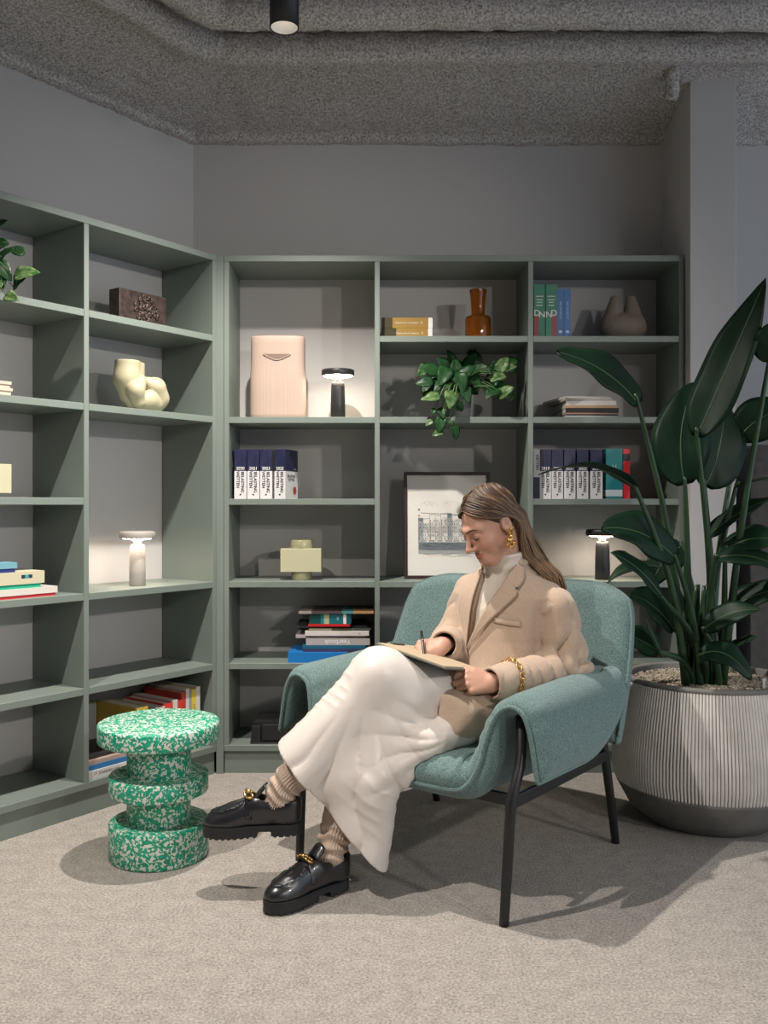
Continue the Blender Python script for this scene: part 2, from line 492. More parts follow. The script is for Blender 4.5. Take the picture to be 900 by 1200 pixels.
# ================================================================ shelving
TS = .024; TV = .020; DEP = .295
ZK = [.100, .420, .740, 1.063, 1.383, 1.700, 2.015]
def top(k): return ZK[k] + TS / 2
def bookcase(name, label, loc, rz, x0, ncol, missing):
    t = thing(name, label, 'bookcase', loc, rz)
    W = .6
    def bx(n, a, b, bev=.0012): v, f = box_vf(a, b, bev, 1); return mesh_obj(n, v, f, M['sage'], t)
    bx('top_panel', (x0, 0, ZK[6] - TS / 2), (x0 + W * ncol, DEP, ZK[6] + TS / 2))
    bx('bottom_panel', (x0, 0, ZK[0] - TS / 2), (x0 + W * ncol, DEP, ZK[0] + TS / 2))
    bx('plinth', (x0 + .001, .012, 0), (x0 + W * ncol - .001, .03, ZK[0] - TS / 2))
    for i in range(ncol + 1):
        xx = x0 + W * i
        lo, hi = (xx - TV / 2, xx + TV / 2)
        if i == 0: lo, hi = xx, xx + TV
        if i == ncol: lo, hi = xx - TV, xx
        bx('side_panel' if i in (0, ncol) else 'divider', (lo, .0006, ZK[0] + TS / 2), (hi, DEP, ZK[6] - TS / 2))
    for i in range(ncol):
        l = x0 + W * i + (TV if i == 0 else TV / 2); r = x0 + W * (i + 1) - (TV if i == ncol - 1 else TV / 2)
        for k in range(1, 6):
            if (i, k) in missing: continue
            bx('shelf', (l, .0012, ZK[k] - TS / 2), (r, DEP, ZK[k] + TS / 2))
    return t
XB = -.593; YB = 3.603
bookcase('bookcase', 'sage green open bookcase along the back wall next to the column', (0, YB, 0), 0, XB, 3, {(0, 5), (1, 3)})
LO = Vector((-.620, 3.600, 0)); LR = math.atan2(.804, .595)
bookcase('bookcase', 'sage green open bookcase along the slanting left wall', LO, LR, -1.8, 3, {(2, 3)})
v, f = box_vf((-.6225, 3.603, 0), (-.594, 3.625, 2.027), .001, 1)
tag(mesh_obj('corner_filler', v, f, M['sage']), 'narrow sage green filler strip in the corner between the two bookcases', 'filler strip')
ML = Matrix.Translation(LO) @ Matrix.Rotation(LR, 4, 'Z')
def lw(x, y, z): return ML @ Vector((x, y, z))

# tall felt screen at the right
M['felt'] = pmat('grey_felt', (.085, .083, .08), .95, var=(30, .12), bump=(300, .3, .002))
t = thing('acoustic_screen', 'tall dark grey felt screen standing behind the planter', 'screen', (2.0, 3.66, 0))
v, f = box_vf((-.545, -.10, .02), (.6, .10, 1.285), .03, 4); mesh_obj('panel', v, f, M['felt'], t, True)
mb = MB(); mb.box((-.5, -.08, 0), (.5, .08, .02)); mb.obj('foot', M['matt_black'], t)
# ================================================================ things on the shelves
M['paper'] = pmat('page_edges', (.62, .57, .50), .9, var=(300, .12), stretch=(1, 1, .02))
WHITE = flat((.72, .70, .68)); INK = flat((.02, .02, .025))
def book(name, label, t, h, d, cover, loc, rz=0, lying=0, tilt=0, group=None, bands=None, soft=False):
    """standing: spine on local y=0 facing -y, thickness along x, height along z. lying=+1/-1 turns it on its side.
    bands: [(z0, z1, material)] over the cover's height"""
    rot = Euler((0, R(90) * lying + tilt, 0)).to_matrix().to_4x4()
    Mx = Matrix.Translation(loc) @ Matrix.Rotation(rz, 4, 'Z') @ rot
    o = thing(name, label, 'book', (0, 0, 0), 0, group); o.matrix_world = Mx
    mats = [cover] + [b[2] for b in (bands or [])]
    segs = [(0, h, 0)] if not bands else [(b[0], b[1], i + 1) for i, b in enumerate(bands)]
    c = .0022 if not soft else .0009; mb = MB()
    for z0, z1, mi in segs:
        mb.box((-t / 2, 0, z0), (t / 2, c, z1), mi)
        mb.box((-t / 2, c, z0), (-t / 2 + c, d, z1), mi); mb.box((t / 2 - c, c, z0), (t / 2, d, z1), mi)
    cv = mb.obj('cover', None, o, False, mats)
    i = .003 if not soft else .0004
    mb = MB(); mb.box((-t / 2 + c, c, i), (t / 2 - c, d - i, h - i)); mb.obj('pages', M['paper'], o)
    o['dims'] = (t, h, d)
    return o
def spine_text(o, s, size, mat, x=0, z=None, turn=-90, name='lettering', bold=0):
    t, h, d = o['dims']
    return text(s, size, mat, o, (x, -.0006, h / 2 if z is None else z), (R(90), R(-turn), 0), name, bold=bold)

# --- tax law pocket books
M['swirl'] = pmat('blue_violet_print', (.008, .016, .05), .35, var=(30, 0), alt=(.030, .026, .065), stretch=(3, 1, 1), detail=2)
M['lawwhite'] = flat((.66, .64, .64), .4); NAVY = flat((.012, .02, .06)); REDDOT = flat((.42, .05, .03))
def law(x, y, z, year, label, rz=0, flip=False, t=.0475, group=None):
    h = .196
    o = book('law_book', label, t, h, .125, M['lawwhite'], (x, y, z), rz, group=group, soft=True, bands=[(0, .110, M['lawwhite']), (.110, h, M['swirl'])] if not flip else [(0, .086, M['swirl']), (.086, h, M['lawwhite'])])
    if not flip:
        text(year, .0165, WHITE, o, (0, -.0006, .120), (R(90), 0, 0), bold=.0003)
        spine_text(o, 'BELASTING', .0165, INK, x=.008, z=.066, bold=.0004); spine_text(o, 'WETTEN', .0165, INK, x=-.010, z=.076, bold=.0004)
        mb = MB(); mb.lathe([(0, 0), (.0035, 0)], 14, M=Matrix.Rotation(R(90), 4, 'X')); mb.obj('emblem', INK, o, loc=(0, -.0006, .017))
    else: spine_text(o, 'WETTEN', .0155, INK, x=.002, z=.145, bold=.0004)
    return o
z3 = top(3)
yrs = ['2020', '2021', '2023', '2022']
for i, yr in enumerate(yrs[:3]):
    law(-.5335 + .0506 * i, 3.640, z3, yr, 'white and dark blue pocket law book, %s the bookcase side panel' % ('right against', 'second from', 'third from')[i], group='law books over the square vase')
o = law(-.378, 3.645, z3, '2022', 'white and dark blue pocket law book turned aside to show its cover', rz=R(-18), group='law books over the square vase')
# its front cover print
hx = .0475 / 2 + .0006
text('BELASTING\nWETTEN', .0155, INK, o, (hx, .058, .083), (R(90), 0, R(90)), bold=.0003)
mb = MB(); mb.lathe([(0, 0), (.0165, 0)], 24); mb.obj('round_seal', REDDOT, o, loc=(hx, .092, .034), rot=(0, R(90), 0))
text('2022', .010, WHITE, o, (hx, .095, .120), (R(90), 0, R(90)))
xs = [(629.0, None, 1), (639.2, '2019', 0), (653.2, '2020', 0), (667.8, '2021', 0), (682.8, '2022', 0), (699.0, '2024', 0)]
for ix, (px, yr, fl) in enumerate(xs):
    x = (px - 440) / 1080 * 3.645
    tt = .0475 if px > 690 else (.024 if fl else .0445)
    law(x, 3.645, z3, yr, 'white and dark blue pocket law book, %s' % ('', 'next to the upside-down one', 'second after the upside-down one', 'in the middle of its row of five', 'next but one to the thick teal book', 'right beside the thick teal book')[ix] if yr else 'pocket law book shelved upside down against the shelf divider', flip=bool(fl), t=tt, group='law books over the black lamp')
TEAL = flat(srgb(24, 118, 122), .4); RED = flat(srgb(190, 30, 38), .4)
o = book('reference_book', 'thick teal reference book between the law books and a red book', .064, .198, .14, TEAL, (.945, 3.645, z3), soft=True, bands=[(0, .010, TEAL), (.010, .036, flat((.5, .56, .58))), (.036, .198, TEAL)])
spine_text(o, '§  §', .012, WHITE, z=.13, turn=0); spine_text(o, 'EU', .010, WHITE, z=.1, turn=0)
o = book('reference_book', 'narrow red book with black band at the end of the law books', .026, .198, .14, RED, (.993, 3.645, z3), soft=True, bands=[(0, .150, RED), (.150, .178, INK), (.178, .198, RED)])

# --- green and blue books, top right
z5 = top(5)
GREEN = flat(srgb(10, 110, 84), .4); DRED = flat(srgb(135, 28, 34), .4); BLUE = flat(srgb(28, 92, 150), .4)
for i, (px, w_, nm) in enumerate(((632.2, .0435, 'D'), (646.2, .0445, 'N'))):
    o = book('dictionary', 'thick green dictionary with red foot, %s the shelf divider' % ('right against' if i == 0 else 'second from'), w_, .212, .15, GREEN, ((px - 440) / 1080 * 3.65, 3.65, z5), group='dictionaries on the top shelf')
    s = -1 if i == 0 else 1
    mb = MB(); mb.box((min(s * .003, s * .021), -.0007, 0), (max(s * .003, s * .021), .0, .088)); mb.obj('red_foot', DRED, o)
    text('D', .034, WHITE, o, (s * .010, -.0012, .098), (R(90), 0, 0), bold=.0004); text('N', .034, WHITE, o, (-s * .010, -.0012, .092), (R(90), 0, 0), bold=.0004)
    for zz, ww in ((.164, .03), (.150, .026), (.140, .02), (.128, .024)):
        mb = MB(); mb.box((-ww / 2, -.0007, zz), (ww / 2, 0, zz + .0025)); mb.obj('title_line', WHITE, o)
for i, px in enumerate((656.8, 665.0)):
    o = book('pamphlet_book', 'slim blue book with pale title beside the %s' % ('green dictionaries' if i == 0 else 'two-necked brown vase'), .0265, .195, .14, BLUE, ((px - 440) / 1080 * 3.65, 3.65, z5), soft=True, group='slim blue books')
    spine_text(o, 'WET EN RECHT', .010, flat((.45, .6, .75)), z=.11); mb = MB(); mb.box((-.006, -.0006, .02), (.006, 0, .03)); mb.obj('emblem', flat((.45, .6, .75)), o)

# --- two-necked vase
M['clay'] = wave_bump(pmat('ribbed_brown_clay', (.24, .195, .16), .8), 70, .5, .004, 'X')
def f_bum(p):
    d = ell(p, (0, 0, .058), (.095, .07, .061))
    for s in (-1, 1): d = smin(d, chain(p, [(s * .046, 0, .085), (s * .036, 0, .135), (s * .031, 0, .190)], [.042, .026, .0185], .02), .012)
    d = smax(d, .003 - p[:, 2], .004)
    for s in (-1, 1): d = ssub(d, rc(p, (s * .031, 0, .17), (s * .031, 0, .25), .011, .012), .003)
    return smax(d, p[:, 2] - .188, .004)
o = thing('twin_neck_vase', 'brown ribbed clay vase with two short necks', 'vase', ((730 - 440) / 1080 * 3.74, 3.74, z5 - .003))
sdf_obj('body', f_bum, (-.11, -.085, -.005), (.11, .085, .20), .004, M['clay'], o)

# --- magazines lying on the shelf under the dictionaries
def magazine(label, w_, d, t, mat, x, y, z, rz, group, name='magazine'):
    return book(name, label, t, w_, d, mat, (x - math.cos(rz) * w_ / 2, y - math.sin(rz) * w_ / 2, z + t / 2), rz, lying=1, soft=True, group=group)
z4 = top(4)
zz = z4
xm = .855
for i, (t_, c_, w_, dx, rz, lab) in enumerate((
    (.010, (.42, .47, .44), .205, .004, 2, 'pale grey-green magazine at the bottom of the stack behind the plant leaf'),
    (.006, (.03, .02, .02), .205, .006, 0, 'thin black magazine low in the stack behind the plant leaf'),
    (.005, (.40, .22, .15), .206, .004, 1, 'thin copper coloured magazine in the stack behind the plant leaf'),
    (.019, (.015, .014, .014), .21, .004, -1, 'thick black catalogue in the stack behind the plant leaf'),
    (.010, (.44, .28, .15), .206, .002, 1, 'tan magazine on top of the thick black catalogue'),
    (.018, (.60, .56, .52), .20, .0, 0, 'thick off-white catalogue in the stack behind the plant leaf'),
    (.007, (.36, .34, .32), .20, -.008, 5, 'thin grey magazine under the topmost of the stack behind the leaf'),
    (.010, (.46, .43, .39), .19, -.010, 12, 'beige magazine lying crooked on top of the stack behind the leaf'))):
    magazine(lab, w_, .27 if i < 6 else .24, t_, flat(c_, .6), xm + dx, 3.655, zz, R(rz), 'magazines under the dictionaries'); zz += t_ + .0002

# --- gold books
GOLD = flat(srgb(150, 118, 52), .45); GOLD_SHADED = flat(srgb(52, 48, 20), .45)  # dark end band paints the shelf divider's shadow on the spines
for i in range(2):
    L_ = .198 + .004 * i
    o = book('gold_book', 'ochre book lying flat, %s' % ('lower of two beside the shelf divider' if i == 0 else 'upper of two beside the shelf divider'), .0405, L_, .14, GOLD, ((447 - 440) / 1080 * 3.65 + (.004 if i == 0 else .001), 3.655, z5 + .0203 + i * .0412), lying=1, soft=True,
             bands=[(0, .055 - .012 * i, GOLD_SHADED), (.055 - .012 * i, L_ - .017, GOLD), (L_ - .017, L_, WHITE)], group='ochre books')
    spine_text(o, 'Staatsrecht en bestuur', .010, WHITE, z=.10, turn=90); spine_text(o, 'II', .016, flat((.62, .55, .36)), z=.158, turn=90)

# --- amber bottle
M['amber'] = pmat('amber_glass', (.78, .36, .035), .05, trans=.95, ior=1.45)
def bottle(loc):
    o = thing('amber_bottle', 'amber glass carafe with flared neck on the top shelf', 'bottle', loc)
    pr = [(0, 0), (.046, 0), (.0515, .004), (.0525, .010), (.0525, .088), (.050, .096), (.034, .1025), (.0275, .106), (.0265, .112), (.028, .14), (.031, .175), (.0345, .203), (.0345, .2055), (.0325, .2055),
          (.029, .176), (.0255, .14), (.0235, .112), (.024, .107), (.032, .099), (.047, .093), (.0495, .088), (.0495, .012), (.046, .008), (0, .008)]
    mb = MB(); mb.lathe(pr, 56); mb.obj('glass', M['amber'], o, True)
bottle(((559.5 - 440) / 1080 * 3.74, 3.72, z5))

# --- framed drawing
M['frame'] = pmat('dark_mahogany', (.030, .012, .012), .4)
M['print_paper'] = pmat('print_paper', (.62, .60, .56), .8)
LINE = flat((.035, .045, .055)); SOFT = flat((.30, .31, .31)); TONE = flat((.13, .15, .17))
def framed():
    W_, H_ = .352, .436; z2 = top(2)
    o = thing('framed_drawing', 'line drawing of a town street in a thin dark mahogany frame', 'picture', ((525 - 440) / 1080 * 3.72, 3.735, z2), 0, rot=(R(-7), 0, 0))
    f_ = .0125
    for n_, a, b in (('frame_rail', (-W_ / 2, -.012, 0), (W_ / 2, .012, f_)), ('frame_rail', (-W_ / 2, -.012, H_ - f_), (W_ / 2, .012, H_)),
                     ('frame_stile', (-W_ / 2, -.012, f_), (-W_ / 2 + f_, .012, H_ - f_)), ('frame_stile', (W_ / 2 - f_, -.012, f_), (W_ / 2, .012, H_ - f_))):
        v, f = box_vf(a, b, .001, 1); mesh_obj(n_, v, f, M['frame'], o)
    v, f = box_vf((-W_ / 2 + f_, -.004, f_), (W_ / 2 - f_, .008, H_ - f_)); pr = mesh_obj('print_sheet', v, f, M['print_paper'], o)
    # ink drawing, flat print: x in -.12..+.12, z .085...335
    rnd = random.Random(11)
    ink = MB(); ton = MB(); sof = MB()
    yy = [-.0046]
    def quad(mb, x0, z0, x1, z1, k=0):
        y = -.0046 - k * .00015
        mb.add([(x0, y, z0), (x1, y, z0), (x1, y, z1), (x0, y, z1)], [(0, 1, 2, 3)])
    def line(mb, x0, z0, x1, z1, w_=.0009, k=0):
        dx, dz = x1 - x0, z1 - z0; L_ = math.hypot(dx, dz) + 1e-9; nx, nz = -dz / L_ * w_ / 2, dx / L_ * w_ / 2; y = -.0046 - k * .00015
        mb.add([(x0 + nx, y, z0 + nz), (x0 - nx, y, z0 - nz), (x1 - nx, y, z1 - nz), (x1 + nx, y, z1 + nz)], [(0, 1, 2, 3)])
    xl, xr = -.118, .122
    quad(ton, xl, .118, xr, .148); quad(sof, xl, .100, xr, .118)
    for i in range(90): a = rnd.uniform(xl, xr - .03); z = rnd.uniform(.119, .147); line(ink, a, z, a + rnd.uniform(.01, .03), z + rnd.uniform(-.001, .001), .0007, 1)
    line(ink, xl, .118, xr, .114, .0018, 1)
    for i in range(14): a = rnd.uniform(xl, xr - .06); z = rnd.uniform(.088, .112); line(ink, a, z, a + rnd.uniform(.03, .06), z + rnd.uniform(-.002, .003), .0006, 1)
    # terraced house fronts
    x = xl
    while x < xr - .012:
        w_ = rnd.uniform(.016, .03); w_ = min(w_, xr - x); zt = .245 + .018 * (1 - abs(x) / .12) + rnd.uniform(-.01, .008)
        for a in (x, x + w_): line(ink, a, .148, a, zt, .0009, 1)
        line(ink, x, zt, x + w_, zt + rnd.uniform(-.004, .004), .001, 1)
        rr_ = rnd.random()
        if rr_ < .55: quad(sof, x, .150, x + w_, zt - .002, 0)
        if rr_ < .6: quad(ton, x + .001, zt - .016, x + w_ - .001, zt - .003, .5)
        for q_ in range(int(w_ / .0022)): line(ink, x + q_ * .0022, .15 + rnd.uniform(0, .05), x + q_ * .0022 + rnd.uniform(-.001, .001), zt - rnd.uniform(0, .06), .0004, .7)
        zf = .160
        while zf < zt - .02:
            nx = max(2, int(w_ / .006))
            for q_ in range(nx):
                xa = x + .002 + q_ * (w_ - .003) / nx
                if rnd.random() < .8: quad(ink if rnd.random() < .5 else ton, xa, zf, xa + .0026, zf + rnd.uniform(.005, .010), 1)
            line(ink, x, zf - .003, x + w_, zf - .003, .0006, 1); zf += .0145
        x += w_
    line(ink, xl + .01, .268, .02, .262, .0012, 1); line(ink, .02, .262, xr, .25, .0012, 1)
    for i in range(40):
        a = rnd.uniform(xl, xr); z = rnd.uniform(.15, .25); line(ink, a, z, a + rnd.uniform(-.012, .012), z + rnd.uniform(-.006, .006), .0006, 1)
    # parked cars as pale lozenges, ink outlined
    for i in range(7):
        a = xl + .01 + i * .033; line(sof, a, .155, a + .022, .155, .006, 2); line(ink, a, .1515, a + .022, .1515, .0008, 3)
    # clouds
    for cx, cz in ((-.095, .300), (-.08, .308), (-.062, .306), (-.05, .298), (-.072, .295), (-.005, .300), (.008, .308), (.03, .304)):
        for q_ in range(9):
            a0, a1 = q_ / 14 * 2 * math.pi - .4, (q_ + .8) / 14 * 2 * math.pi - .4
            line(sof, cx + .013 * math.cos(a0), cz + .009 * math.sin(a0), cx + .013 * math.cos(a1), cz + .009 * math.sin(a1), .0008, 0)
    for z in (.255, .278, .28): quad(ink, xl, z, xl + .006, z + .004, 1)
    for q_ in (sof.obj('print_shading', SOFT, pr), ton.obj('print_tone', TONE, pr), ink.obj('print_lines', LINE, pr)): q_['kind'] = 'stuff'
framed()

# --- square cream vases
M['cream_glaze'] = pmat('pale_yellow_glaze', (.48, .46, .31), .45)
M['olive_glaze'] = pmat('olive_glass_foot', (.30, .29, .17), .25)
def square_vase(loc, rz, label, ft=.0325):
    o = thing('square_vase', label, 'vase', loc, rz)
    mb = MB(); mb.lathe([(0, 0), (.040, 0), (.041, .002), (.041, ft)], 40); mb.obj('foot', M['olive_glaze'], o, True)
    mb = MB(); mb.box((-.081, -.045, ft), (.081, .045, ft + .093), bevel=.0015); mb.obj('body', M['cream_glaze'], o)
    mb = MB(); mb.lathe([(.045, ft + .093), (.045, ft + .125), (.0435, ft + .127), (.040, ft + .127), (.039, ft + .124), (.039, ft + .098), (0, ft + .098)], 40); mb.obj('neck', M['olive_glaze'], o, True)
square_vase(((353.5 - 440) / 1080 * 3.70, 3.70, top(2)), 0, 'square pale yellow vase with round neck and foot over the lying books')
square_vase(lw(-.925, .10, top(3)), LR, 'square pale yellow vase on the slanting bookcase, with a short foot', .013)

# --- flat oval fluted vase
M['blush'] = pmat('blush_ceramic', (.45, .335, .275), .6, var=(3, .04))
def slot_vase(loc):
    o = thing('slot_vase', 'tall flat blush ceramic vase with a smile-shaped slot and fluted sides', 'vase', loc)
    n = 240; rows = []
    for k, z in enumerate([0, .004, .02, .10, .17, .205, .24, .262, .30, .325, .331, .331, .324, .05]):
        inner = k > 10
        a, b = .1085, .05
        if z < .185: a, b = .1115, .052
        if k in (0,): a -= .004; b -= .004
        if k == 10: a -= .002; b -= .002
        if inner: a -= .009; b -= .009
        row = []
        for i in range(n):
            th = 2 * math.pi * i / n; cx = math.copysign(abs(math.cos(th)) ** .62, math.cos(th)); sy = math.copysign(abs(math.sin(th)) ** .62, math.sin(th))
            r_ = 1.0
            if z < .262 and not inner and .004 < z: r_ = 1 + .009 * math.sin(i / n * 2 * math.pi * 60) * (1 if z < .24 else .5)
            row.append((a * cx * (1 + (r_ - 1) * .35), b * sy * r_, z))
        rows.append(row)
    v = [p for r_ in rows for p in r_]; f = [(k * n + i, k * n + (i + 1) % n, (k + 1) * n + (i + 1) % n, (k + 1) * n + i) for k in range(len(rows) - 1) for i in range(n)]
    f += [tuple(range(n))[::-1], tuple(range((len(rows) - 1) * n, len(rows) * n))]
    b = mesh_obj('body', v, f, M['blush'], o, True)
    # slot: flat smile-shaped sheet, the hollow's shade put in as darker colour
    m = 24; up = []; dn = []
    for i in range(m + 1):
        x = -.055 + .11 * i / m; u = abs(x) / .055
        up.append((x, -.0515, .2575)); dn.append((x, -.0515, .2575 - .024 * (1 - u ** 1.6) - .0004))
    sf = [(i, i + 1, m + 2 + i, m + 1 + i)[::-1] for i in range(m)]
    back = [(x, y + .012, z) for x, y, z in up] ; bd = [(x, y + .012, z) for x, y, z in dn]
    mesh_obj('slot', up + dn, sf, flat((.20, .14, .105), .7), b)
    mb = MB(); mb.tube([(x, y - .0008, z) for x, y, z in dn], .0016, 8); mb.obj('slot_lip', M['blush'], b, True)
slot_vase(((326 - 440) / 1080 * 3.72, 3.72, top(4)))

# --- portable lamps
M['lamp_black'] = pmat('lamp_black', (.018, .018, .02), .4)
M['lamp_beige'] = pmat('lamp_beige', (.40, .36, .33), .5)
M['glow'] = emat('lamp_diffuser', (1, .82, .64), 36)
def lamp(loc, rz, label, mat):
    o = thing('portable_lamp', label, 'lamp', loc, rz)
    mb = MB(); mb.lathe([(0, 0), (.028, 0), (.030, .002), (.0295, .06), (.0275, .130), (.026, .147), (.022, .152), (.012, .155), (.011, .158)], 48); mb.obj('body', mat, o, True)
    mb = MB(); mb.lathe([(.011, .155), (.016, .164), (.024, .170)], 40); mb.obj('neck', pmat('frosted_neck', (.8, .75, .7), .4), o, True)
    mb = MB(); mb.lathe([(.0615, .1755), (.0645, .176), (.066, .179), (.066, .196), (.064, .200), (.056, .2015), (0, .2015)], 56); mb.obj('shade', mat, o, True)
    mb = MB(); mb.lathe([(0, .1695), (.022, .1698), (.045, .172), (.0615, .177)], 48); mb.obj('diffuser', M['glow'], o, True)
    return o
lamp(((396 - 440) / 1080 * 3.72, 3.72, top(4)), 0, 'black portable table lamp glowing beside the blush slot vase', M['lamp_black'])
lamp(((706 - 440) / 1080 * 3.70, 3.70, top(2)), 0, 'black portable table lamp glowing behind the armchair', M['lamp_black'])
lamp(lw(-.305, .10, top(2)), LR, 'beige portable table lamp glowing alone in a tall bay', M['lamp_beige'])

# --- lying books in the back bookcase, over the black tray
z1 = top(1); zz = z1
GR = 'books lying over the black tray'
def lay(name, lab, t_, L_, d, mat, pxl, y, rz=0, bands=None, soft=True):
    global zz
    x = (pxl - 440) / 1080 * y
    o = book(name, lab, t_, L_, d, mat, (x, y, zz + t_ / 2), R(rz), lying=1, soft=soft, group=GR, bands=bands); zz += t_ + .0002
    return o
b1 = lay('folio_book', 'large bright blue book at the bottom of the pile behind the armchair', .040, .235, .20, flat(srgb(30, 118, 190), .35), 337.5, 3.612, 0, soft=False)
zz_keep = zz
lay('picture_book', 'dark violet thin book with pale spine print in the pile behind the armchair', .012, .25, .2, flat((.045, .035, .09)), 354.5, 3.63)
lay('picture_book', 'teal blue thin book under the yearbook', .014, .25, .2, flat(srgb(20, 92, 120)), 354.5, 3.63)
o = lay('yearbook', 'grey book lettered Yearbook upside down in the pile', .025, .252, .2, flat((.40, .37, .37)), 358.5, 3.632)
spine_text(o, 'Yearbook', .026, WHITE, z=.125, turn=-90, bold=.0005)
lay('picture_book', 'pale mauve thin book projecting left out of the pile', .011, .275, .22, flat((.38, .33, .36)), 346.5, 3.65, 1)
o = lay('picture_book', 'white book with small grey print in the middle of the pile', .017, .252, .2, flat((.62, .58, .57)), 357.5, 3.635)
spine_text(o, '24', .008, INK, z=.215, turn=90)
lay('picture_book', 'thin olive and yellow striped book under the red one', .010, .245, .2, flat((.30, .29, .17)), 362, 3.65, 0, bands=[(0, .09, flat((.36, .35, .24))), (.09, .18, flat((.07, .08, .03))), (.18, .245, flat((.04, .045, .04)))])
lay('picture_book', 'black thin book with white edge jutting left near the top of the pile', .008, .28, .22, flat((.03, .03, .035)), 347.5, 3.66, 1)
lay('picture_book', 'thin bright red book under the teal one', .010, .165, .13, RED, 361, 3.64)
o = lay('picture_book', 'thick teal book with pale labels near the top of the pile', .041, .165, .13, flat(srgb(16, 84, 88), .4), 362.5, 3.64, bands=[(0, .045, flat(srgb(12, 70, 70), .4)), (.045, .058, flat(srgb(24, 120, 130), .4)), (.058, .078, flat((.38, .42, .22))), (.078, .134, flat(srgb(20, 100, 108), .4)), (.134, .146, WHITE), (.146, .165, flat(srgb(16, 84, 98), .4))])
spine_text(o, 'E', .02, flat((.3, .5, .5)), z=.113, turn=90)
lay('magazine', 'dark glossy magazine with coloured edge lying on top of the pile', .009, .295, .215, flat((.05, .045, .045), .4), 350, 3.63, 1, bands=[(0, .05, flat((.30, .26, .24))), (.05, .17, flat((.07, .05, .05))), (.17, .215, flat((.06, .22, .24))), (.215, .295, flat((.40, .22, .10)))])

# --- black tray on the lowest shelf
z0 = top(0)
o = thing('desk_tray', 'black plastic desk tray on the lowest shelf by the armchair', 'tray', (-.44, 3.72, z0))
pr = [(-.055, 0), (-.050, .03), (-.040, .082), (.13, .082), (.145, 0)]
v = [(x, y, z) for y in (-.08, .10) for x, z in pr]
f = [(0, 1, 2, 3, 4)[::-1], (5, 6, 7, 8, 9)] + [(i, (i + 1) % 5, (i + 1) % 5 + 5, i + 5) for i in range(5)]
PL = pmat('black_plastic', (.015, .015, .017), .35)
mesh_obj('body', v, f, PL, o)
mb = MB(); mb.box((-.048, -.095, .004), (-.012, -.08, .07), bevel=.003); mb.box((-.005, -.09, .01), (.13, -.08, .075), bevel=.003); mb.obj('front_flap', PL, o)
mb = MB(); mb.box((-.052, -.1, .0), (.14, -.08, .006), bevel=.002); mb.obj('rim', PL, o)

# ------------------------------------------------ things on the slanting bookcase
# bronze relief block
M['bronze'] = pmat('dark_bronze', (.060, .040, .033), .45, metal=.35, var=(40, .4), bump=(90, .5, .003))
o = thing('relief_block', 'dark bronze block with a lumpy floral relief', 'sculpture', lw(-.285, .12, top(5)), LR)
v, f = box_vf((-.110, -.03, 0), (.110, .03, .128), .003, 2); bl = mesh_obj('block', v, f, M['bronze'], o)
rnd = random.Random(5); mb = MB()
for i in range(110):
    a = rnd.uniform(0, 6.28); q_ = rnd.random() ** .6 * .056; s = rnd.uniform(.005, .013)
    Mx = Matrix.Translation((.012 + q_ * math.cos(a), -.0305, .062 + q_ * math.sin(a) * 1.0)) @ Matrix.Rotation(rnd.uniform(0, 3), 4, 'Y') @ Matrix.Diagonal((s, .006, s * .55, 1))
    mb.lathe([(0, -1), (.6, -.75), (.95, -.2), (.95, .2), (.6, .75), (0, 1)], 8, M=Mx)
mb.obj('relief', M['bronze'], bl, True)

# knotted vase
M['knot'] = pmat('ivory_glaze', (.45, .41, .27), .5)
def f_knot(p):
    d = chain(p, [(-.052, .0, .185), (-.055, 0, .12), (-.040, 0, .06)], [.046, .046, .040], .02)
    d = smin(d, rc(p, (.000, .02, .183), (-.002, .02, .10), .034, .034), .012)
    lob = chain(p, [(-.015, -.03, .115), (-.05, -.042, .075), (-.035, -.036, .035)], [.022, .030, .026], .02)
    lob2 = chain(p, [(.02, -.02, .11), (.060, -.022, .098), (.082, -.012, .06), (.066, -.008, .028)], [.024, .034, .036, .030], .02)
    bot = chain(p, [(-.03, -.01, .035), (.02, -.028, .045), (.052, -.022, .035)], [.034, .034, .030], .02)
    d = smin(d, lob, .003); d = smin(d, bot, .003); d = smin(d, lob2, .003)
    d = smax(d, .002 - p[:, 2], .004); d = smax(d, p[:, 2] - .187, .003)
    d = ssub(d, rc(p, (-.052, 0, .16), (-.052, 0, .25), .037, .038), .003); d = ssub(d, rc(p, (.0, .02, .16), (.0, .02, .25), .026, .026), .003)
    return d
o = thing('knot_vase', 'ivory ceramic vase tied in a knot of fat tubes', 'vase', lw(-.298, .10, top(4) - .002), LR)
sdf_obj('body', f_knot, (-.12, -.10, -.006), (.13, .08, .20), .004, M['knot'], o)

# boxes of books at the end of the slanting bookcase
zz = top(2)
GL = 'boxed books on the slanting bookcase'
def lbook(name, lab, t_, L_, d, xr_, y, mat, bands=None, k=None, rz=0, group=GL):
    """lying, right end at local x = xr_"""
    global zz
    o = book(name, lab, t_, L_, d, mat, lw(xr_ - L_, y, zz + t_ / 2), LR + R(rz), lying=1, bands=bands, group=group); zz += t_ + .0003
    return o
lbook('boxed_book', 'flat red board book under the white one at the end of the bookcase', .009, .30, .22, -.700, .030, RED)
lbook('boxed_book', 'white board book lying between red and green books', .021, .305, .22, -.694, .028, flat((.62, .58, .53)))
lbook('boxed_book', 'thin emerald green book lying on the white one', .013, .27, .22, -.752, .035, flat(srgb(20, 165, 130)))
o = lbook('boxed_book', 'thick cream book with small coloured squares on its spine', .040, .28, .22, -.740, .032, flat((.56, .51, .36)))
for q_, c_ in enumerate(((.02, .02, .06), (.03, .35, .36), (.02, .02, .06))):
    mb = MB(); mb.box((-.010, -.0006, .196 + q_ * .013), (.001, 0, .209 + q_ * .013)); mb.obj('spine_square', flat(c_), o)
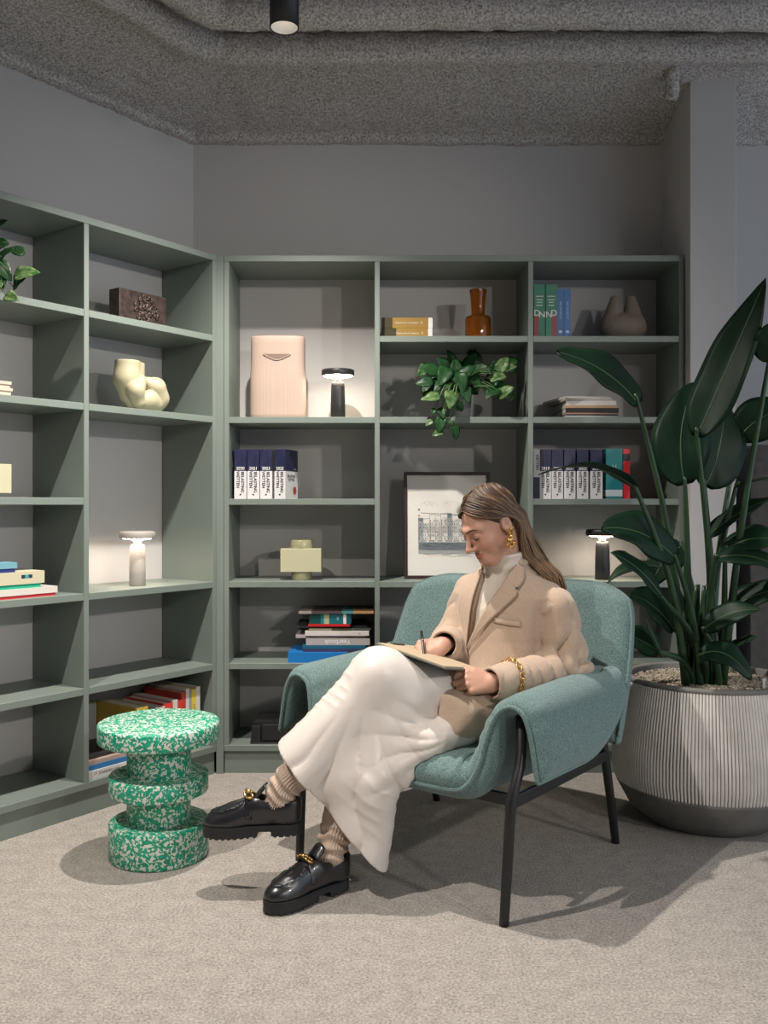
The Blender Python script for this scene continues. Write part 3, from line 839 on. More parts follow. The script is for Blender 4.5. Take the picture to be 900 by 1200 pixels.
mb = MB(); mb.box((-.002, -.0006, .10), (.008, 0, .115)); mb.obj('spine_square', flat((.04, .03, .09)), o)
lbook('boxed_book', 'navy blue book lying under the pale blue one', .012, .20, .2, -.845, .035, flat((.015, .03, .17)))
lbook('boxed_book', 'pale blue book lying on top of the navy blue one', .019, .205, .2, -.838, .033, flat(srgb(110, 160, 175)))
zz = top(4)
for i in range(5):
    lbook('brochure', 'beige brochure in a neat stack under the trailing plant, %s' % ('lowest', 'second from the shelf', 'middle one', 'second from its top', 'topmost')[i], .010, .21, .2, -.845 + .004 * (i % 3), .06 + .003 * (i % 2), flat((.50 + .03 * (i % 2), .42, .34)), group='beige brochures')

# lowest bay behind the stool
xs_ = -.055
specs = [(.020, .235, (.62, .58, .55), 'white book with pink dots at the end of the row behind the stool'), (.022, .228, (.66, .52, .06), 'yellow book with grey title in the row behind the stool'), (.012, .228, (.30, .30, .31), 'thin grey book beside the yellow one behind the stool'),
         (.016, .236, (.60, .56, .53), 'white book standing between grey and red ones behind the stool'), (.022, .225, (.45, .05, .04), 'dark red book standing in the row behind the stool'), (.024, .20, (.60, .04, .03), 'bright red book standing behind the stool top'),
         (.022, .205, (.60, .57, .54), 'white book standing between the red ones behind the stool'), (.038, .198, (.62, .05, .04), 'thick red book standing behind the stool top'), (.032, .19, (.58, .55, .52), 'thick white book with black mark behind the stool'),
         (.024, .183, (.55, .05, .04), 'small red book further along the row behind the stool'), (.022, .180, (.6, .57, .54), 'small white book beside the yellow slipcase'), (.05, .205, (.55, .38, .05), 'ochre yellow slipcase standing at the near end of the row')]
for i, (t_, h_, c_, lab) in enumerate(specs):
    xs_ -= t_ / 2
    o = book('shelf_book', lab, t_, h_, .215 if i < 5 else .235, flat(c_), lw(xs_, .035 if i < 5 else .028, z0), LR, group='books standing behind the stool', soft=i % 3 == 0)
    if i == 1: spine_text(o, 'ATLAS', .016, flat((.2, .2, .2)), z=.15)
    if i == 0: spine_text(o, '. . . . .', .02, flat((.6, .2, .3)), z=.15)
    if i == 8: spine_text(o, 'n', .03, INK, z=.15, turn=0)
    xs_ -= t_ / 2 + .0006
zz = z0
GP = 'books lying behind the stool'
o = lbook('lying_book', 'white book with black and red lettering at the bottom of the pile by the divider', .026, .235, .20, -.352, .020, flat((.60, .58, .56)), group=GP)
spine_text(o, '17  STANDEN VAN', .013, INK, z=.085, turn=90); spine_text(o, 'NIEUW', .013, flat((.5, .04, .03)), z=.185, turn=90)
lbook('lying_book', 'blue board book lying in the pile by the divider', .017, .222, .20, -.362, .026, flat(srgb(40, 110, 165)), group=GP)
lbook('lying_book', 'dusty pink book lying tilted on the blue one', .014, .215, .19, -.368, .030, flat((.42, .31, .26)), group=GP)
lbook('lying_book', 'black book lying on top of the pile by the divider', .012, .205, .19, -.380, .05, flat((.03, .028, .03)), group=GP)
o = book('display_book', 'large grey book with black script standing face out behind the stool', .022, .205, .215, flat((.30, .30, .29)), lw(-.585, .268, z0), LR + R(-90), group=None)
text('gef', .085, INK, o, (.0118, .06, .14), (R(90), 0, R(90)))
# ================================================================ terrazzo stool
def terrazzo():
    m = bpy.data.materials.new('green_recycled_terrazzo'); nt, N, Lk, b = nodes_of(m)
    b.inputs['Roughness'].default_value = .42
    tc = N.new('ShaderNodeTexCoord')
    nz = N.new('ShaderNodeTexNoise'); nz.inputs['Scale'].default_value = 60; nz.inputs['Detail'].default_value = 2
    Lk.new(tc.outputs['Object'], nz.inputs['Vector'])
    mx = N.new('ShaderNodeMixRGB'); mx.blend_type = 'ADD'; mx.inputs[0].default_value = .022
    Lk.new(tc.outputs['Object'], mx.inputs[1]); Lk.new(nz.outputs['Color'], mx.inputs[2])
    vo = N.new('ShaderNodeTexVoronoi'); vo.inputs['Scale'].default_value = 165; vo.inputs['Randomness'].default_value = 1
    Lk.new(mx.outputs[0], vo.inputs['Vector'])
    sp = N.new('ShaderNodeSeparateColor'); Lk.new(vo.outputs['Color'], sp.inputs[0])
    r = N.new('ShaderNodeValToRGB'); r.color_ramp.interpolation = 'CONSTANT'; e = r.color_ramp.elements
    e[0].position = 0; e[0].color = (.010, .36, .21, 1); e[1].position = .42; e[1].color = (.010, .25, .145, 1)
    x = e.new(.66); x.color = (.66, .68, .62, 1)
    Lk.new(sp.outputs[0], r.inputs[0]); Lk.new(r.outputs[0], b.inputs['Base Color'])
    return m
M['terrazzo'] = terrazzo()
t = thing('terrazzo_stool', 'round green and white speckled stool of stacked discs', 'stool', (-.652, 2.775, 0))
def ring(n, r, z0, z1, e=.006):
    mb = MB(); mb.lathe([(0, z0), (r - e, z0), (r - e * .3, z0 + e * .3), (r, z0 + e), (r, z1 - e), (r - e * .3, z1 - e * .3), (r - e, z1), (0, z1)], 72); mb.obj(n, M['terrazzo'], t, True)
def ringn(n, r, z0, z1):
    mb = MB(); mb.lathe([(r, z0), (r, z1)], 64); mb.obj(n, M['terrazzo'], t, True)
ring('base_disc', .147, 0, .106); ringn('lower_neck', .094, .106, .190); ring('middle_disc', .147, .190, .246)
ringn('upper_neck', .094, .246, .346); ring('seat_disc', .180, .346, .400)

# ================================================================ armchair
CH = Vector((.26, 2.795, 0)); CR = R(-38)
M['teal'] = pmat('teal_woven_fabric', (.120, .190, .186), .9, var=(330, .5), bump=(600, .6, .0015), sheen=.25, detail=4, spec=.25)
M['legs'] = pmat('black_powder_coat', (.010, .010, .011), .4)
AC = thing('armchair', 'teal upholstered lounge armchair with rolled arms and slim black legs', 'armchair', CH, CR)
XC = -.028
half = [(0, .340), (.08, .340), (.16, .340), (.225, .343), (.268, .358), (.292, .402), (.306, .462), (.328, .512), (.368, .534), (.402, .520), (.422, .475), (.434, .415), (.444, .352)]
prof = [(-x, z) for x, z in half[::-1]] + half[1:]
nu, nv = 150, 44
Pf = np.array(prof); cu = spline([(x, 0, z) for x, z in prof], nu)
ys = np.linspace(0, 1, nv) ** 1.25
S = np.zeros((nu, nv, 3)); T_ = np.zeros((nu, nv)); D_ = np.zeros((nu, nv))
arc = np.concatenate([[0], np.cumsum(np.linalg.norm(np.diff(cu, axis=0), axis=1))])
for i in range(nu):
    x, _, z = cu[i]; ax = abs(x)
    k = np.clip((ax - .24) / .10, 0, 1); k = k * k * (3 - 2 * k)
    y0 = -.350 + .055 * k; y1 = .30 - .035 * k
    y = y0 + (y1 - y0) * ys
    S[i, :, 0] = XC + x * (1 + .03 * ys - .05 * k * ys ** 4); S[i, :, 1] = y
    rise = .012 * k * ys * (1 - .9 * np.clip((ax - .40) / .045, 0, 1))
    S[i, :, 2] = z + rise - (1 - k) * .028 * ys
    S[i, :, 2] += .13 * np.clip((ys - .45) / .55, 0, 1) ** 2 * np.clip((ax - .395) / .05, 0, 1)
    T_[i] = (1 - k) * .056 + k * .026
    fr = np.exp(-(y - y0) / .045) * (1 - np.exp(-(y - y0) / .012))
    D_[i] = .009 * np.sin(arc[i] * 2 * math.pi / .042 + .8 * np.sin(arc[i] * 23)) * fr * (1 if k < .5 else .5)
    S[i, :, 2] += (1 - k) * (-.034) * np.exp(-(y - y0) / .05)
o = slab(S, T_, .062, M['teal'], 'seat_shell', AC, D_, .45)
wlt = S[:, 0]; mb = MB(); mb.tube(wlt + np.array([0, -.002, 0]), .0062, 8); mb.obj('front_piping', M['teal'], o, True)
for i, nm in ((0, 'arm_piping'), (nu - 1, 'arm_piping')):
    mb = MB(); mb.tube(S[i], .0052, 8); mb.obj(nm, M['teal'], o, True)
# back
nu2, nv2 = 70, 50
S2 = np.zeros((nu2, nv2, 3))
for i, s in enumerate(np.linspace(-1, 1, nu2)):
    a = abs(s)
    zt = .803 - .042 * max(0, (a - .62) / .38) ** 2.2
    zb = .335 + .02 * a
    for j, q in enumerate(np.linspace(0, 1, nv2)):
        z = zb + (zt - zb) * q
        hw = .447 - .030 * q ** 2
        x = hw * s * (1 - .035 * max(0, (q - .8) / .2) ** 2)
        y = .262 + .36 * (z - .36) - .085 * a ** 3.2 * (1 - .55 * q) + .012 * math.sin(q * math.pi)
        S2[i, j] = (XC + x, y, z)
ob = slab(S2, .042, .055, M['teal'], 'back_cushion', AC, None, .45)
mb = MB(); mb.tube(np.vstack([S2[0], S2[1:-1, -1], S2[-1][::-1]]), .005, 8); mb.obj('back_piping', M['teal'], ob, True)
# seam where arm meets back
for s in (-1, 1):
    i = 0 if s < 0 else nu2 - 1
    pts = [S2[nu2 // 2 + s * int(nu2 * .40), 14] + np.array([0, -.040, .02]), S2[nu2 // 2 + s * int(nu2 * .46), 13] + np.array([s * .008, -.034, .012]), S2[i, 9] + np.array([s * .004, -.018, 0]), S2[i, 3] + np.array([s * .004, -.008, 0])]
    mb = MB(); mb.tube(spline(pts, 24), .0035, 6); mb.obj('back_seam', M['teal'], ob, True)
def leg(pts, r=.0135, name='leg'):
    mb = MB(); mb.tube(spline(pts, 26), [r * .92, r, r, r], 14, flat=1.0); return mb.obj(name, M['legs'], AC, True)
for s in (-1, 1):
    leg([(.006 + s * .346, -.352, 0), (.006 + s * .350, -.340, .16), (.006 + s * .354, -.328, .30), (.004 + s * .358, -.285, .40), (XC + s * .366, -.240, .50)])
    leg([(.004 + s * .336, .356, 0), (.004 + s * .334, .32, .15), (.004 + s * .330, .272, .345)])
    mb = MB(); mb.box((.004 + s * .336 - .006, -.318, .272), (.004 + s * .336 + .006, .285, .304), bevel=.002); mb.obj('side_rail', M['legs'], AC)
for y in (-.26, .27):
    mb = MB(); mb.box((-.326, y - .006, .268), (.334, y + .006, .300), bevel=.002); mb.obj('cross_rail', M['legs'], AC)

# ================================================================ planter
PC = Vector((1.121, 3.115, 0))
M['planter_white'] = pmat('chalky_white_glaze', (.66, .63, .60), .75, var=(9, .09))
M['planter_grey'] = pmat('grey_fibre_cement', (.165, .16, .15), .8, var=(14, .12))
t = thing('planter', 'big round planter with white vertical ribs and grey foot', 'planter', PC)
def prad(z): return float(np.interp(z, [0, .05, .12, .17, .24, .34, .47], [.215, .262, .300, .311, .310, .297, .270]))
mb = MB(); mb.lathe([(0, 0), (.205, 0), (.215, .006), (.262, .05), (.298, .115), (.302, .128), (.290, .13)], 96); mb.obj('foot', M['planter_grey'], t, True)
NF = 176; sub = 6; n = NF * sub; zs = np.linspace(.126, .462, 16); v = []; fm = []
for z in zs:
    for i in range(n):
        a = 2 * math.pi * i / n; q = i % sub; rr = prad(z) + (-.0045 if q in (0, 5) else (.0012 if q in (2, 3) else 0)); v.append((rr * math.cos(a), rr * math.sin(a), z))
f = [(k * n + i, k * n + (i + 1) % n, (k + 1) * n + (i + 1) % n, (k + 1) * n + i) for k in range(len(zs) - 1) for i in range(n)]
fm = [1 if (i % sub) == 5 else 0 for k in range(len(zs) - 1) for i in range(n)]
o = mesh_obj('ribbed_wall', v, f, None, t, True, [M['planter_white'], M['planter_grey']], fm)
mb = MB(); mb.lathe([(.262, .458), (.2705, .460), (.272, .468), (.270, .474), (.264, .477), (.250, .476), (.247, .472), (.246, .40)], 96); mb.obj('rim', M['planter_grey'], t, True)
mb = MB(); mb.lathe([(.247, .447), (.2, .45), (0, .452)][::-1], 48)
soil = mb.obj('soil', pmat('dark_substrate', (.10, .08, .06), .95), t, True)
M['pumice'] = pmat('pale_pumice', (.42, .36, .28), .9, var=(25, .35))
rnd = random.Random(2); mb = MB(); ico = [(0, 0, 1), (.9, 0, .2), (.25, .85, .2), (-.75, .5, .25), (-.7, -.55, .2), (.3, -.85, .2), (0, 0, -.6)]
icf = [(0, 1, 2), (0, 2, 3), (0, 3, 4), (0, 4, 5), (0, 5, 1), (6, 2, 1), (6, 3, 2), (6, 4, 3), (6, 5, 4), (6, 1, 5)]
for i in range(4200):
    a = rnd.uniform(0, 6.283); q = math.sqrt(rnd.random()) * .243; s = rnd.uniform(.003, .0062)
    Mx = Matrix.Translation((q * math.cos(a), q * math.sin(a), .452 + rnd.uniform(0, .004))) @ Euler((rnd.uniform(-1, 1), rnd.uniform(-1, 1), rnd.uniform(0, 6))).to_matrix().to_4x4() @ Matrix.Scale(s, 4)
    mb.add([Mx @ Vector(p) for p in ico], icf)
o = mb.obj('pumice_gravel', M['pumice'], t); o['kind'] = 'stuff'
t = thing('plant_stake', 'small white plastic stake stuck in the planter gravel', 'stake', PC + Vector((.118, -.175, .445)))
mb = MB(); mb.box((-.005, -.002, 0), (.005, .002, .045), bevel=.001); mb.box((-.007, -.003, .045), (.007, .003, .053), bevel=.001); mb.obj('stake', flat((.7, .68, .68)), t)

# ================================================================ leafy plants
def leaf_mat(name, base, alt, scale, rough=.5, stretch=(1, 1, 1)):
    m = pmat(name, base, rough, var=(scale, 0), alt=alt, stretch=stretch, bump=(30, .12, .004), detail=2, spec=.2)
    return m
M['strel'] = leaf_mat('strelitzia_leaf', (.003, .017, .0075), (.005, .024, .010), 6)
M['stalk'] = pmat('strelitzia_stalk', (.016, .048, .017), .4, var=(8, .3))
M['midrib'] = pmat('pale_midrib', (.035, .075, .025), .45)
def leaf(base, tip, ctrl, width, nrm, parent, mat, shape='paddle', fold=.12, wave=.05, nu=22, nv=9, thick=.0012, rib=None, wseed=0, curl=0):
    B, Tp, Cc = Vector(base), Vector(tip), Vector(ctrl)
    nrm = Vector(nrm).normalized(); S = np.zeros((nu, nv, 3)); mid = []
    for i in range(nu):
        u = i / (nu - 1)
        p = B * (1 - u) ** 2 + Cc * 2 * u * (1 - u) + Tp * u * u
        tg = ((Cc - B) * (1 - u) + (Tp - Cc) * u).normalized()
        side = tg.cross(nrm).normalized(); n_ = side.cross(tg).normalized()
        if shape == 'paddle': wd = max(.012, math.sin(math.pi * min(1, (u * .98 + .02)) ** .78) ** .72)
        elif shape == 'heart': wd = max(.02, (math.sin(math.pi * (u * .97 + .03) ** .62)) ** .75)
        else: wd = max(.02, math.sin(math.pi * (u * .97 + .03) ** .9))
        if u > .93: wd *= max(.12, (1 - u) / .07 * .8 + .2) if shape != 'paddle' else 1
        mid.append(p + n_ * .001)
        for j in range(nv):
            s = -1 + 2 * j / (nv - 1)
            hh = fold * width * abs(s) * wd - curl * width * s * s * wd
            wv = wave * width * math.sin(u * 13 + s * 1.3 + wseed) * abs(s) ** 1.5
            back = -.10 * width * (1 - abs(s)) if (shape == 'heart' and u < .02) else 0
            S[i, j] = p + side * (s * wd * width / 2) + n_ * (hh + wv) + tg * back
    o = slab(S, thick, .006, mat, 'leaf', parent)
    if rib: 
        mb = MB(); mb.tube(mid, [rib, rib * .8, rib * .25], 6); mb.obj('midrib', M['midrib'], o, True)
    return o
t = thing('bird_of_paradise_plant', 'tall bird of paradise plant with big dark paddle leaves', 'plant', PC + Vector((0, 0, .45)))
Pm = Matrix.Translation(PC + Vector((0, 0, .45))).inverted()
LV = [  # base, tip, control (px, py, depth), width, normal, curl
 ((748, 474, 2.92), (651, 412, 2.88), (712, 426, 2.90), .155, (.35, -.75, .55), .02),
 ((745, 572, 2.84), (631, 557, 2.78), (696, 530, 2.80), .095, (.05, .12, 1), .03),
 ((803, 568, 3.00), (815, 448, 3.08), (788, 505, 3.00), .190, (-.35, -1, .05), .10),
 ((826, 570, 3.10), (848, 468, 3.18), (850, 525, 3.10), .190, (.15, -1, .1), .05),
 ((817, 512, 2.93), (898, 325, 2.88), (848, 440, 2.90), .165, (-.75, -.62, -.1), .02),
 ((901, 425, 2.86), (925, 370, 2.80), (908, 400, 2.82), .13, (-.5, -1, 0), .02),
 ((864, 515, 3.16), (935, 480, 3.08), (893, 478, 3.12), .155, (.05, -.9, .45), .06),
 ((862, 572, 3.04), (912, 562, 2.98), (884, 560, 3.00), .060, (0, -.2, 1), .02),
 ((828, 630, 3.10), (910, 582, 2.98), (862, 598, 3.04), .105, (0, -.5, .85), .03),
 ((850, 645, 2.98), (930, 640, 2.88), (885, 620, 2.92), .135, (.1, -.65, .8), .05),
 ((838, 655, 2.92), (925, 672, 2.82), (880, 642, 2.86), .105, (0, -.6, .8), .05),
 ((852, 718, 3.06), (930, 690, 2.96), (885, 690, 3.0), .125, (0, -.6, .8), .04),
 ((824, 738, 2.94), (892, 715, 2.84), (856, 712, 2.88), .095, (.1, -.7, .7), .04),
 ((820, 768, 2.90), (880, 797, 2.80), (852, 752, 2.84), .115, (.2, -.7, .7), .06),
 ((845, 766, 3.04), (888, 745, 2.94), (866, 754, 2.99), .055, (0, -.6, .8), .02),
 ((792, 655, 2.94), (704, 620, 2.84), (752, 612, 2.88), .165, (0, -.80, .60), .05),
 ((777, 702, 2.90), (715, 648, 2.82), (750, 660, 2.86), .095, (.45, -.6, .6), .03),
 ((786, 672, 3.06), (711, 684, 2.98), (745, 648, 3.0), .075, (0, -.3, 1), .03),
 ((790, 738, 3.02), (738, 698, 2.94), (762, 700, 2.98), .130, (.3, -.7, .6), .04),
 ((772, 764, 3.10), (722, 742, 3.04), (745, 745, 3.06), .11, (.1, -.7, .6), .04),
 ((775, 765, 2.92), (757, 726, 2.90), (764, 745, 2.90), .030, (.5, -.8, .2), .0),
 ((800, 640, 3.22), (762, 690, 3.2), (775, 650, 3.2), .12, (0, -.9, .4), .03),
]
rnd = random.Random(4)
for i, (b, tp, c, w_, nr, cl) in enumerate(LV):
    bw, tw, cw = Pm @ at(*b), Pm @ at(*tp), Pm @ at(*c)
    leaf(bw, tw, cw, w_, nr, t, M['strel'], 'paddle', fold=.10, wave=.035, rib=.0032 if i != 1 else .004, wseed=i * 1.7, curl=cl)
    r0 = Vector((rnd.uniform(-.05, .05) + .25 * bw.x, rnd.uniform(-.04, .04) + .15 * bw.y, -.02)); r0.x = max(-.09, min(.09, r0.x)); r0.y = max(-.08, min(.08, r0.y))
    d_ = (cw - bw).normalized()
    p1 = r0.lerp(bw, .5) + Vector((-.12 * (bw.x - r0.x), 0, .03)); 
    mb = MB(); mb.tube(spline([r0, p1, bw + Vector((0, 0, 0)), bw + d_ * .01], 18), [.015, .0105, .0065, .004], 9); mb.obj('stalk', M['stalk'], t, True)
for k in range(6):
    a = k * 1.05; mb = MB(); mb.tube(spline([(.03 * math.cos(a), .03 * math.sin(a), -.02), (.04 * math.cos(a) - .01, .035 * math.sin(a), .14), (.03 * math.cos(a) - .005, .03 * math.sin(a), .33)], 14), [.022, .017, .006], 9); mb.obj('leaf_sheath', M['stalk'], t, True)

M['pothos'] = leaf_mat('pothos_leaf', (.007, .036, .010), (.014, .058, .016), 18, .4)
M['pothos_var'] = leaf_mat('variegated_pothos_leaf', (.016, .07, .016), (.13, .19, .075), 55, .35)
M['vine'] = pmat('pothos_vine', (.05, .12, .03), .5)
M['concrete_pot'] = pmat('grey_concrete_pot', (.18, .18, .175), .85, var=(18, .12))
def pothos(loc, label, potr, poth, leaves, Minv, seed, extra=()):
    t = thing('pothos_plant', label, 'plant', loc)
    mb = MB(); mb.lathe([(0, 0), (potr * .84, 0), (potr * .88, .004), (potr, poth), (potr - .006, poth), (potr * .9, poth - .02), (0, poth - .02)], 40); mb.obj('pot', M['concrete_pot'], t, True)
    rnd = random.Random(seed)
    leaves = [(a, b, c_, d_ * .9, e_, f_) for a, b, c_, d_, e_, f_ in leaves] + [(a + rnd.uniform(-13, 13), b + rnd.uniform(-9, 9), c_ + rnd.uniform(.02, .09), d_ * rnd.uniform(.6, .85), rnd.uniform(0, 6.28), rnd.random() < .2) for a, b, c_, d_, e_, f_ in leaves if b < (472 if len(leaves) > 20 else 330)]
    for (px, py, Y, size, ang, var) in leaves:
        c = Minv @ at(px, py, Y)
        d = Vector((math.cos(ang), rnd.uniform(-.45, .1), math.sin(ang))).normalized()
        b = c - d * size * .45; tp = c + d * size * .55
        nr = Vector((rnd.uniform(-.35, .35), -.85, .55 + rnd.uniform(-.2, .3)))
        cc = c + nr.normalized() * size * .14
        leaf(b, tp, cc, size * .74, nr, t, M['pothos_var' if var else 'pothos'], 'heart', fold=.10, wave=.03, nu=12, nv=7, thick=.0007, rib=.0009)
        r0 = Vector((rnd.uniform(-.02, .02), rnd.uniform(-.02, .02), poth - .02))
        m1 = r0.lerp(b, .45) + Vector((0, -.01, .05 if b.z > poth else .045))
        if b.z < poth - .02: m1 = Vector((b.x * .55, min(b.y, -potr - .01), poth + .015))
        mb = MB(); mb.tube(spline([r0, m1, b], 12), [.0024, .002, .0013], 6); mb.obj('vine', M['vine'], t, True)
loc = Vector(((536 - 440) / 1080 * 3.72, 3.72, top(4)))
Ls = [(503, 434, 3.62, .095, 2.9, 0), (520, 428, 3.66, .085, 2.3, 0), (498, 449, 3.60, .080, 3.3, 0), (520, 441, 3.58, .10, 4.3, 0), (505, 467, 3.56, .085, 3.3, 1), (528, 468, 3.55, .090, 4.6, 1), (513, 454, 3.60, .075, 4.0, 0),
      (534, 432, 3.66, .09, 1.6, 0), (548, 436, 3.62, .09, .6, 0), (552, 424, 3.70, .085, 1.0, 0), (540, 448, 3.58, .095, 4.9, 0), (528, 421, 3.74, .08, 1.9, 0), (562, 433, 3.66, .08, .3, 0), (546, 462, 3.58, .08, 5.0, 0), (557, 448, 3.62, .075, 5.4, 0),
      (578, 438, 3.62, .075, 2.2, 0), (589, 428, 3.60, .080, 1.0, 1), (597, 431, 3.60, .065, .2, 1), (584, 443, 3.58, .075, 3.6, 1), (577, 460, 3.58, .085, 3.8, 0), (592, 460, 3.57, .085, .5, 1), (586, 452, 3.60, .06, .3, 0),
      (508, 482, 3.56, .035, 4.5, 0), (518, 484, 3.56, .055, 4.9, 0), (503, 496, 3.56, .04, 3.8, 1), (516, 498, 3.56, .075, 4.5, 0), (513, 508, 3.56, .05, 3.6, 1), (533, 507, 3.56, .065, 4.9, 0), (529, 496, 3.56, .03, 5.2, 0), (515, 440, 3.7, .09, 2.7, 0), (540, 440, 3.7, .09, 1.2, 0), (600, 466, 3.58, .04, .6, 1)]
pothos(loc, 'trailing green pothos in a grey pot beside the blue books bay', .058, .105, Ls, Matrix.Translation(loc).inverted(), 3)
loc = lw(-1.0, .13, top(5))
Ls = [(31, 322, 2.78, .088, .15, 1), (6, 300, 2.80, .075, .7, 0), (4, 318, 2.78, .08, 5.4, 0), (-8, 305, 2.8, .09, 2.0, 0), (14, 349, 2.74, .060, 5.9, 1), (-6, 340, 2.76, .07, 4.0, 1), (0, 265, 2.9, .07, .5, 0), (-20, 322, 2.8, .09, 3.2, 0), (-15, 290, 2.85, .09, 1.6, 0), (2, 332, 2.78, .05, 4.9, 0)]
pothos(loc, 'variegated pothos standing high on the slanting bookcase', .055, .10, Ls, Matrix.Translation(loc).inverted(), 8)
# ================================================================ the reader in the armchair
A3 = lambda *p: np.array(p, float)
PR = thing('person', 'person in beige blazer and long white satin skirt reading in the armchair with legs crossed', 'person', CH, CR)
CI = (Matrix.Translation(CH) @ Matrix.Rotation(CR, 4, 'Z')).inverted()
def cl(px, py, Y): return np.array(CI @ at(px, py, Y))

hipL, hipR = A3(.160, .06, .445), A3(.005, .07, .445)
kneL, kneR = A3(-.048, -.345, .574), A3(-.100, -.310, .485)
ankL, ankR = A3(-.240, -.538, .262), A3(-.120, -.466, .105)
shL, shR = A3(.266, .098, .748), A3(-.030, .115, .775)
elL, elR = A3(.298, .120, .572), A3(-.052, .030, .622)
wrL, wrR = A3(.207, -.160, .560), A3(.008, -.106, .640)
HC = A3(.086, .026, .990); HS = .93
HR = np.array((Matrix.Rotation(R(-25), 3, 'Z') @ Matrix.Rotation(R(30), 3, 'X') @ Matrix.Rotation(R(-3), 3, 'Y')))
def h2b(p): return np.asarray(p, float) @ HR.T * HS + HC
def b2h(p): return (p - HC) @ HR / HS

# ---- head
def f_head(p):
    q = b2h(p); x = q.copy(); x[:, 0] = np.abs(x[:, 0])
    d = ell(q, (0, .016, .036), (.0735, .094, .084))
    d = smin(d, ell(q, (0, -.030, -.022), (.058, .060, .080)), .03)
    d = smin(d, ell(q, (0, -.060, -.080), (.030, .026, .024)), .03)          # chin block
    d = smin(d, rc(x, (.052, .004, -.052), (.022, -.062, -.092), .017, .016), .022)   # jaw
    d = smin(d, ell(x, (.038, -.055, -.028), (.022, .024, .026)), .02)       # cheek
    d = smin(d, rc(x, (.006, -.086, .026), (.042, -.066, .026), .010, .010), .014)    # brow
    d = ssub(d, ell(x, (.031, -.098, .006), (.021, .017, .0125)), .010)      # eye socket
    d = smin(d, ell(x, (.030, -.074, .004), (.0155, .0145, .0125)), .004)    # lid
    nose = rc(q, (0, -.086, .018), (0, -.1105, -.026), .0065, .0085)
    nose = smin(nose, ell(q, (0, -.1125, -.029), (.0095, .0095, .0085)), .006)
    nose = smin(nose, ell(x, (.0105, -.099, -.032), (.0068, .0105, .0070)), .006)
    d = smin(d, nose, .009)
    d = smin(d, rc(x, (.0, -.0935, -.0555), (.020, -.0820, -.0570), .0055, .0028), .005)   # upper lip
    d = smin(d, rc(x, (.0, -.0920, -.0665), (.016, -.0825, -.0640), .0062, .0030), .005)   # lower lip
    d = ssub(d, rc(x, (0, -.1020, -.0610), (.022, -.0880, -.0605), .0014, .0010), .003)
    d = ssub(d, rc(q, (0, -.108, -.040), (0, -.104, -.050), .003, .003), .004)
    ear = ell(x, (.0745, .012, -.004), (.010, .019, .030)); ear = ssub(ear, ell(x, (.086, .006, 0), (.008, .011, .018)), .004)
    d = smin(d, ear, .006)
    return d
nkA, nkB = A3(.105, .095, .83), h2b((0, .030, -.045))
def f_neck(p): return rc(p, nkA, nkB, .056, .050)
def f_headneck(p): return smin(f_head(p), f_neck(p), .025)

# ---- hands
def hand_parts(wr, h, n, idx, curls, thumb, sc=1.0, spread=.0):
    h = h / np.linalg.norm(h); n = n - h * (n @ h); n /= np.linalg.norm(n); s = np.cross(h, n) * idx
    pr = [.041, .045, .042, .033]; md = [.026, .030, .028, .020]; ds = [.020, .021, .021, .017]
    out = []; tips = []
    for i in range(4):
        off = .0300 - .0198 * i
        K = wr + (h * (.084 - .004 * abs(i - 1) - (.008 if i == 3 else 0)) + s * off + n * (.004 - .002 * abs(i - 1.3))) * sc
        out.append(('palm', wr + s * off * .55 * sc + h * .01, K, .0165 * sc, .0112 * sc))
        P = K; a = 0
        for L_, c, r0, r1 in zip((pr[i], md[i], ds[i]), curls[i], (.0102, .0092, .0082), (.0092, .0082, .0068)):
            a += c; dr = h * math.cos(a) - n * math.sin(a) + s * spread * (1.5 - i)
            Q = P + dr * L_ * sc
            f_ = .88 if i == 3 else 1
            out.append(('f%d' % i, P, Q, r0 * sc * f_, r1 * sc * f_)); P = Q
        tips.append(P)
    B = wr + (h * .022 + s * .024 - n * .006) * sc
    T1 = B + (h * thumb[0][0] + s * thumb[0][1] + n * thumb[0][2]) * sc
    T2 = T1 + (h * thumb[1][0] + s * thumb[1][1] + n * thumb[1][2]) * sc
    T3 = T2 + (h * thumb[2][0] + s * thumb[2][1] + n * thumb[2][2]) * sc
    out += [('t', B, T1, .0165 * sc, .0125 * sc), ('t', T1, T2, .0115 * sc, .0098 * sc), ('t', T2, T3, .0098 * sc, .0075 * sc)]
    return out, tips, (h, n, s)
def f_hand(p, parts, wr, fore):
    palm = None; fing = None; groups = {}
    for nm, a, b, r0, r1 in parts:
        e = rc(p, a, b, r0, r1)
        if nm == 'palm': palm = e if palm is None else smin(palm, e, .012)
        else: groups[nm] = e if nm not in groups else smin(groups[nm], e, .004)
    d = palm
    for k, e in groups.items(): d = smin(d, e, .010 if k == 't' else .005)
    return smin(d, rc(p, wr, fore, .0215, .027), .014)
hL_dir, hL_n = A3(-.74, -.66, .03), A3(.52, -.62, .58)
handL, tipsL, axL = hand_parts(wrL, hL_dir, hL_n, 1, [(.75, 1.35, .6), (.85, 1.4, .6), (.95, 1.4, .6), (1.05, 1.4, .6)], [(.034, .016, .004), (.028, .004, -.004), (.022, -.004, -.010)], .88)
hR_dir, hR_n = A3(-.62, -.76, -.16), A3(.35, -.30, .90)
handR, tipsR, axR = hand_parts(wrR, hR_dir, hR_n, -1, [(.30, .42, .25), (.62, .75, .4), (1.0, 1.1, .5), (1.1, 1.1, .5)], [(.036, .020, -.010), (.030, -.002, -.010), (.024, -.008, -.008)], .95)
def foreL(p): return f_hand(p, handL, wrL, wrL + (elL - wrL) * .35)
def foreR(p): return f_hand(p, handR, wrR, wrR + (elR - wrR) * .5)
